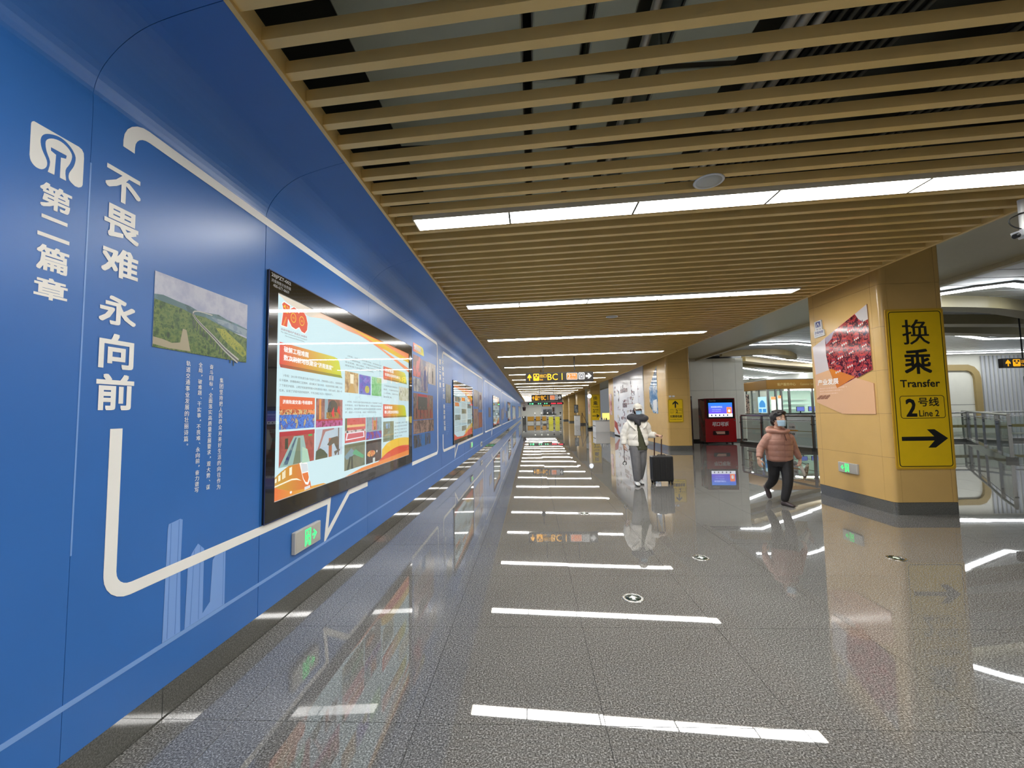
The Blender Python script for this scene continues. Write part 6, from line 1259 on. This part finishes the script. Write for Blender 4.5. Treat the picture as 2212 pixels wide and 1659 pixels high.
M_SH = mat('white trainer', c(222, 222, 222), .5); M_SO2 = mat('black rubber sole', (.02, .02, .02, 1), .6)
for a, bq in (((-.07, -.03, .0), (-.075, -.255, .0)), ((.045, .17, .0), (.06, -.045, .0))):
    s_ = MB(); shoe(s_, V(a)+V((0, 0, .014)), V(bq)+V((0, 0, .014)), w_=.043); so = fuse('shoe', s_, M_SH, W2, .006, 2)
    sl = MB(); sl.tube([V(a)+V((0, 0, .012)), V(a).lerp(V(bq), .5)+V((0, 0, .012)), V(bq)+V((0, 0, .014))], [.030, .034, .026], 10); q = link('sole', sl, M_SO2, so); q.data.transform(Matrix.Scale(.42, 4, (0, 0, 1)))
    for kx in range(3): link('lace', MB().tube([V(a).lerp(V(bq), .50+.1*kx)+V((-.02, 0, .074-.010*kx)), V(a).lerp(V(bq), .50+.1*kx)+V((.02, 0, .074-.010*kx))], .003, 5), M_WPAINT, so)
# little folded tripod swinging on a strap from her hand
hs_ = thing('wrist_strap_charm', 'small black looped stick hanging from the hand of the woman in white', 'strap', (OX2-.285, OY2-.03, .43)); link('strap', MB().tube([(-.0, 0, .03), (-.005, 0, .15), (.0, .01, .30)], .005, 6), M_BLACKM, hs_); link('loop', MB().tube([(.035*math.sin(a), 0, -.005+.035*math.cos(a)) for a in [x*.36 for x in range(-7, 8)]], .007, 6), M_BLACKM, hs_); link('clip', MB().cyl((0, 0, .02), (0, 0, .05), .010, n=8), M_BLACKM, hs_)
# suitcase
su = thing('suitcase', 'black wheeled cabin suitcase with its handle raised beside the woman in white', 'suitcase', (2.60, 8.66, 0))
M_CASE = mat('black suitcase shell', (.012, .012, .013, 1), .45, bump=.3, nscale=40)
link('shell', bevel(link('t', MB().box((-.205, -.115, .065), (.205, .115, .56)), None), .035, 3).data, M_CASE, su); bpy.data.objects.remove(bpy.data.objects['t'])
for x in (-.15, -.05, .05, .15): link('rib', bevel(link('t', MB().box((x-.014, -.121, .11), (x+.014, -.112, .51)), None), .004, 1).data, M_CASE, su); bpy.data.objects.remove(bpy.data.objects['t'])
link('zip', MB().tube([(-.206, -.0, .10), (-.208, 0, .53), (-.17, 0, .562), (.17, 0, .562), (.208, 0, .53), (.206, 0, .10)], .005, 6), mat('dark zip 2', c(50, 50, 50), .4), su)
link('grab_handle', MB().tube([(-.08, -.02, .56), (-.07, -.02, .583), (.07, -.02, .583), (.08, -.02, .56)], .009, 8), M_BLACKM, su); link('side_handle', MB().tube([(.206, -.02, .26), (.222, -.02, .28), (.222, -.02, .38), (.206, -.02, .40)], .008, 8), M_BLACKM, su)
for x in (-.115, .025): link('handle_tube', MB().cyl((x, .06, .54), (x-.005, -.02, .955), .012, n=8), mat('dark red tube', c(70, 36, 26), .4), su)
link('handle_grip', bevel(link('t', MB().box((-.14, -.035, .945), (.04, -.005, .975)), None), .01).data, mat('dark maroon grip', c(60, 24, 24), .4), su); bpy.data.objects.remove(bpy.data.objects['t'])
for x in (-.17, .17):
    for y in (-.085, .085): wq = link('wheel', MB().cyl((x-.014, y, .026), (x+.014, y, .026), .026, n=14), M_BLACKM, su); link('fork', MB().box((x-.02, y-.014, .026), (x+.02, y+.014, .075)), M_BLACKM, wq)
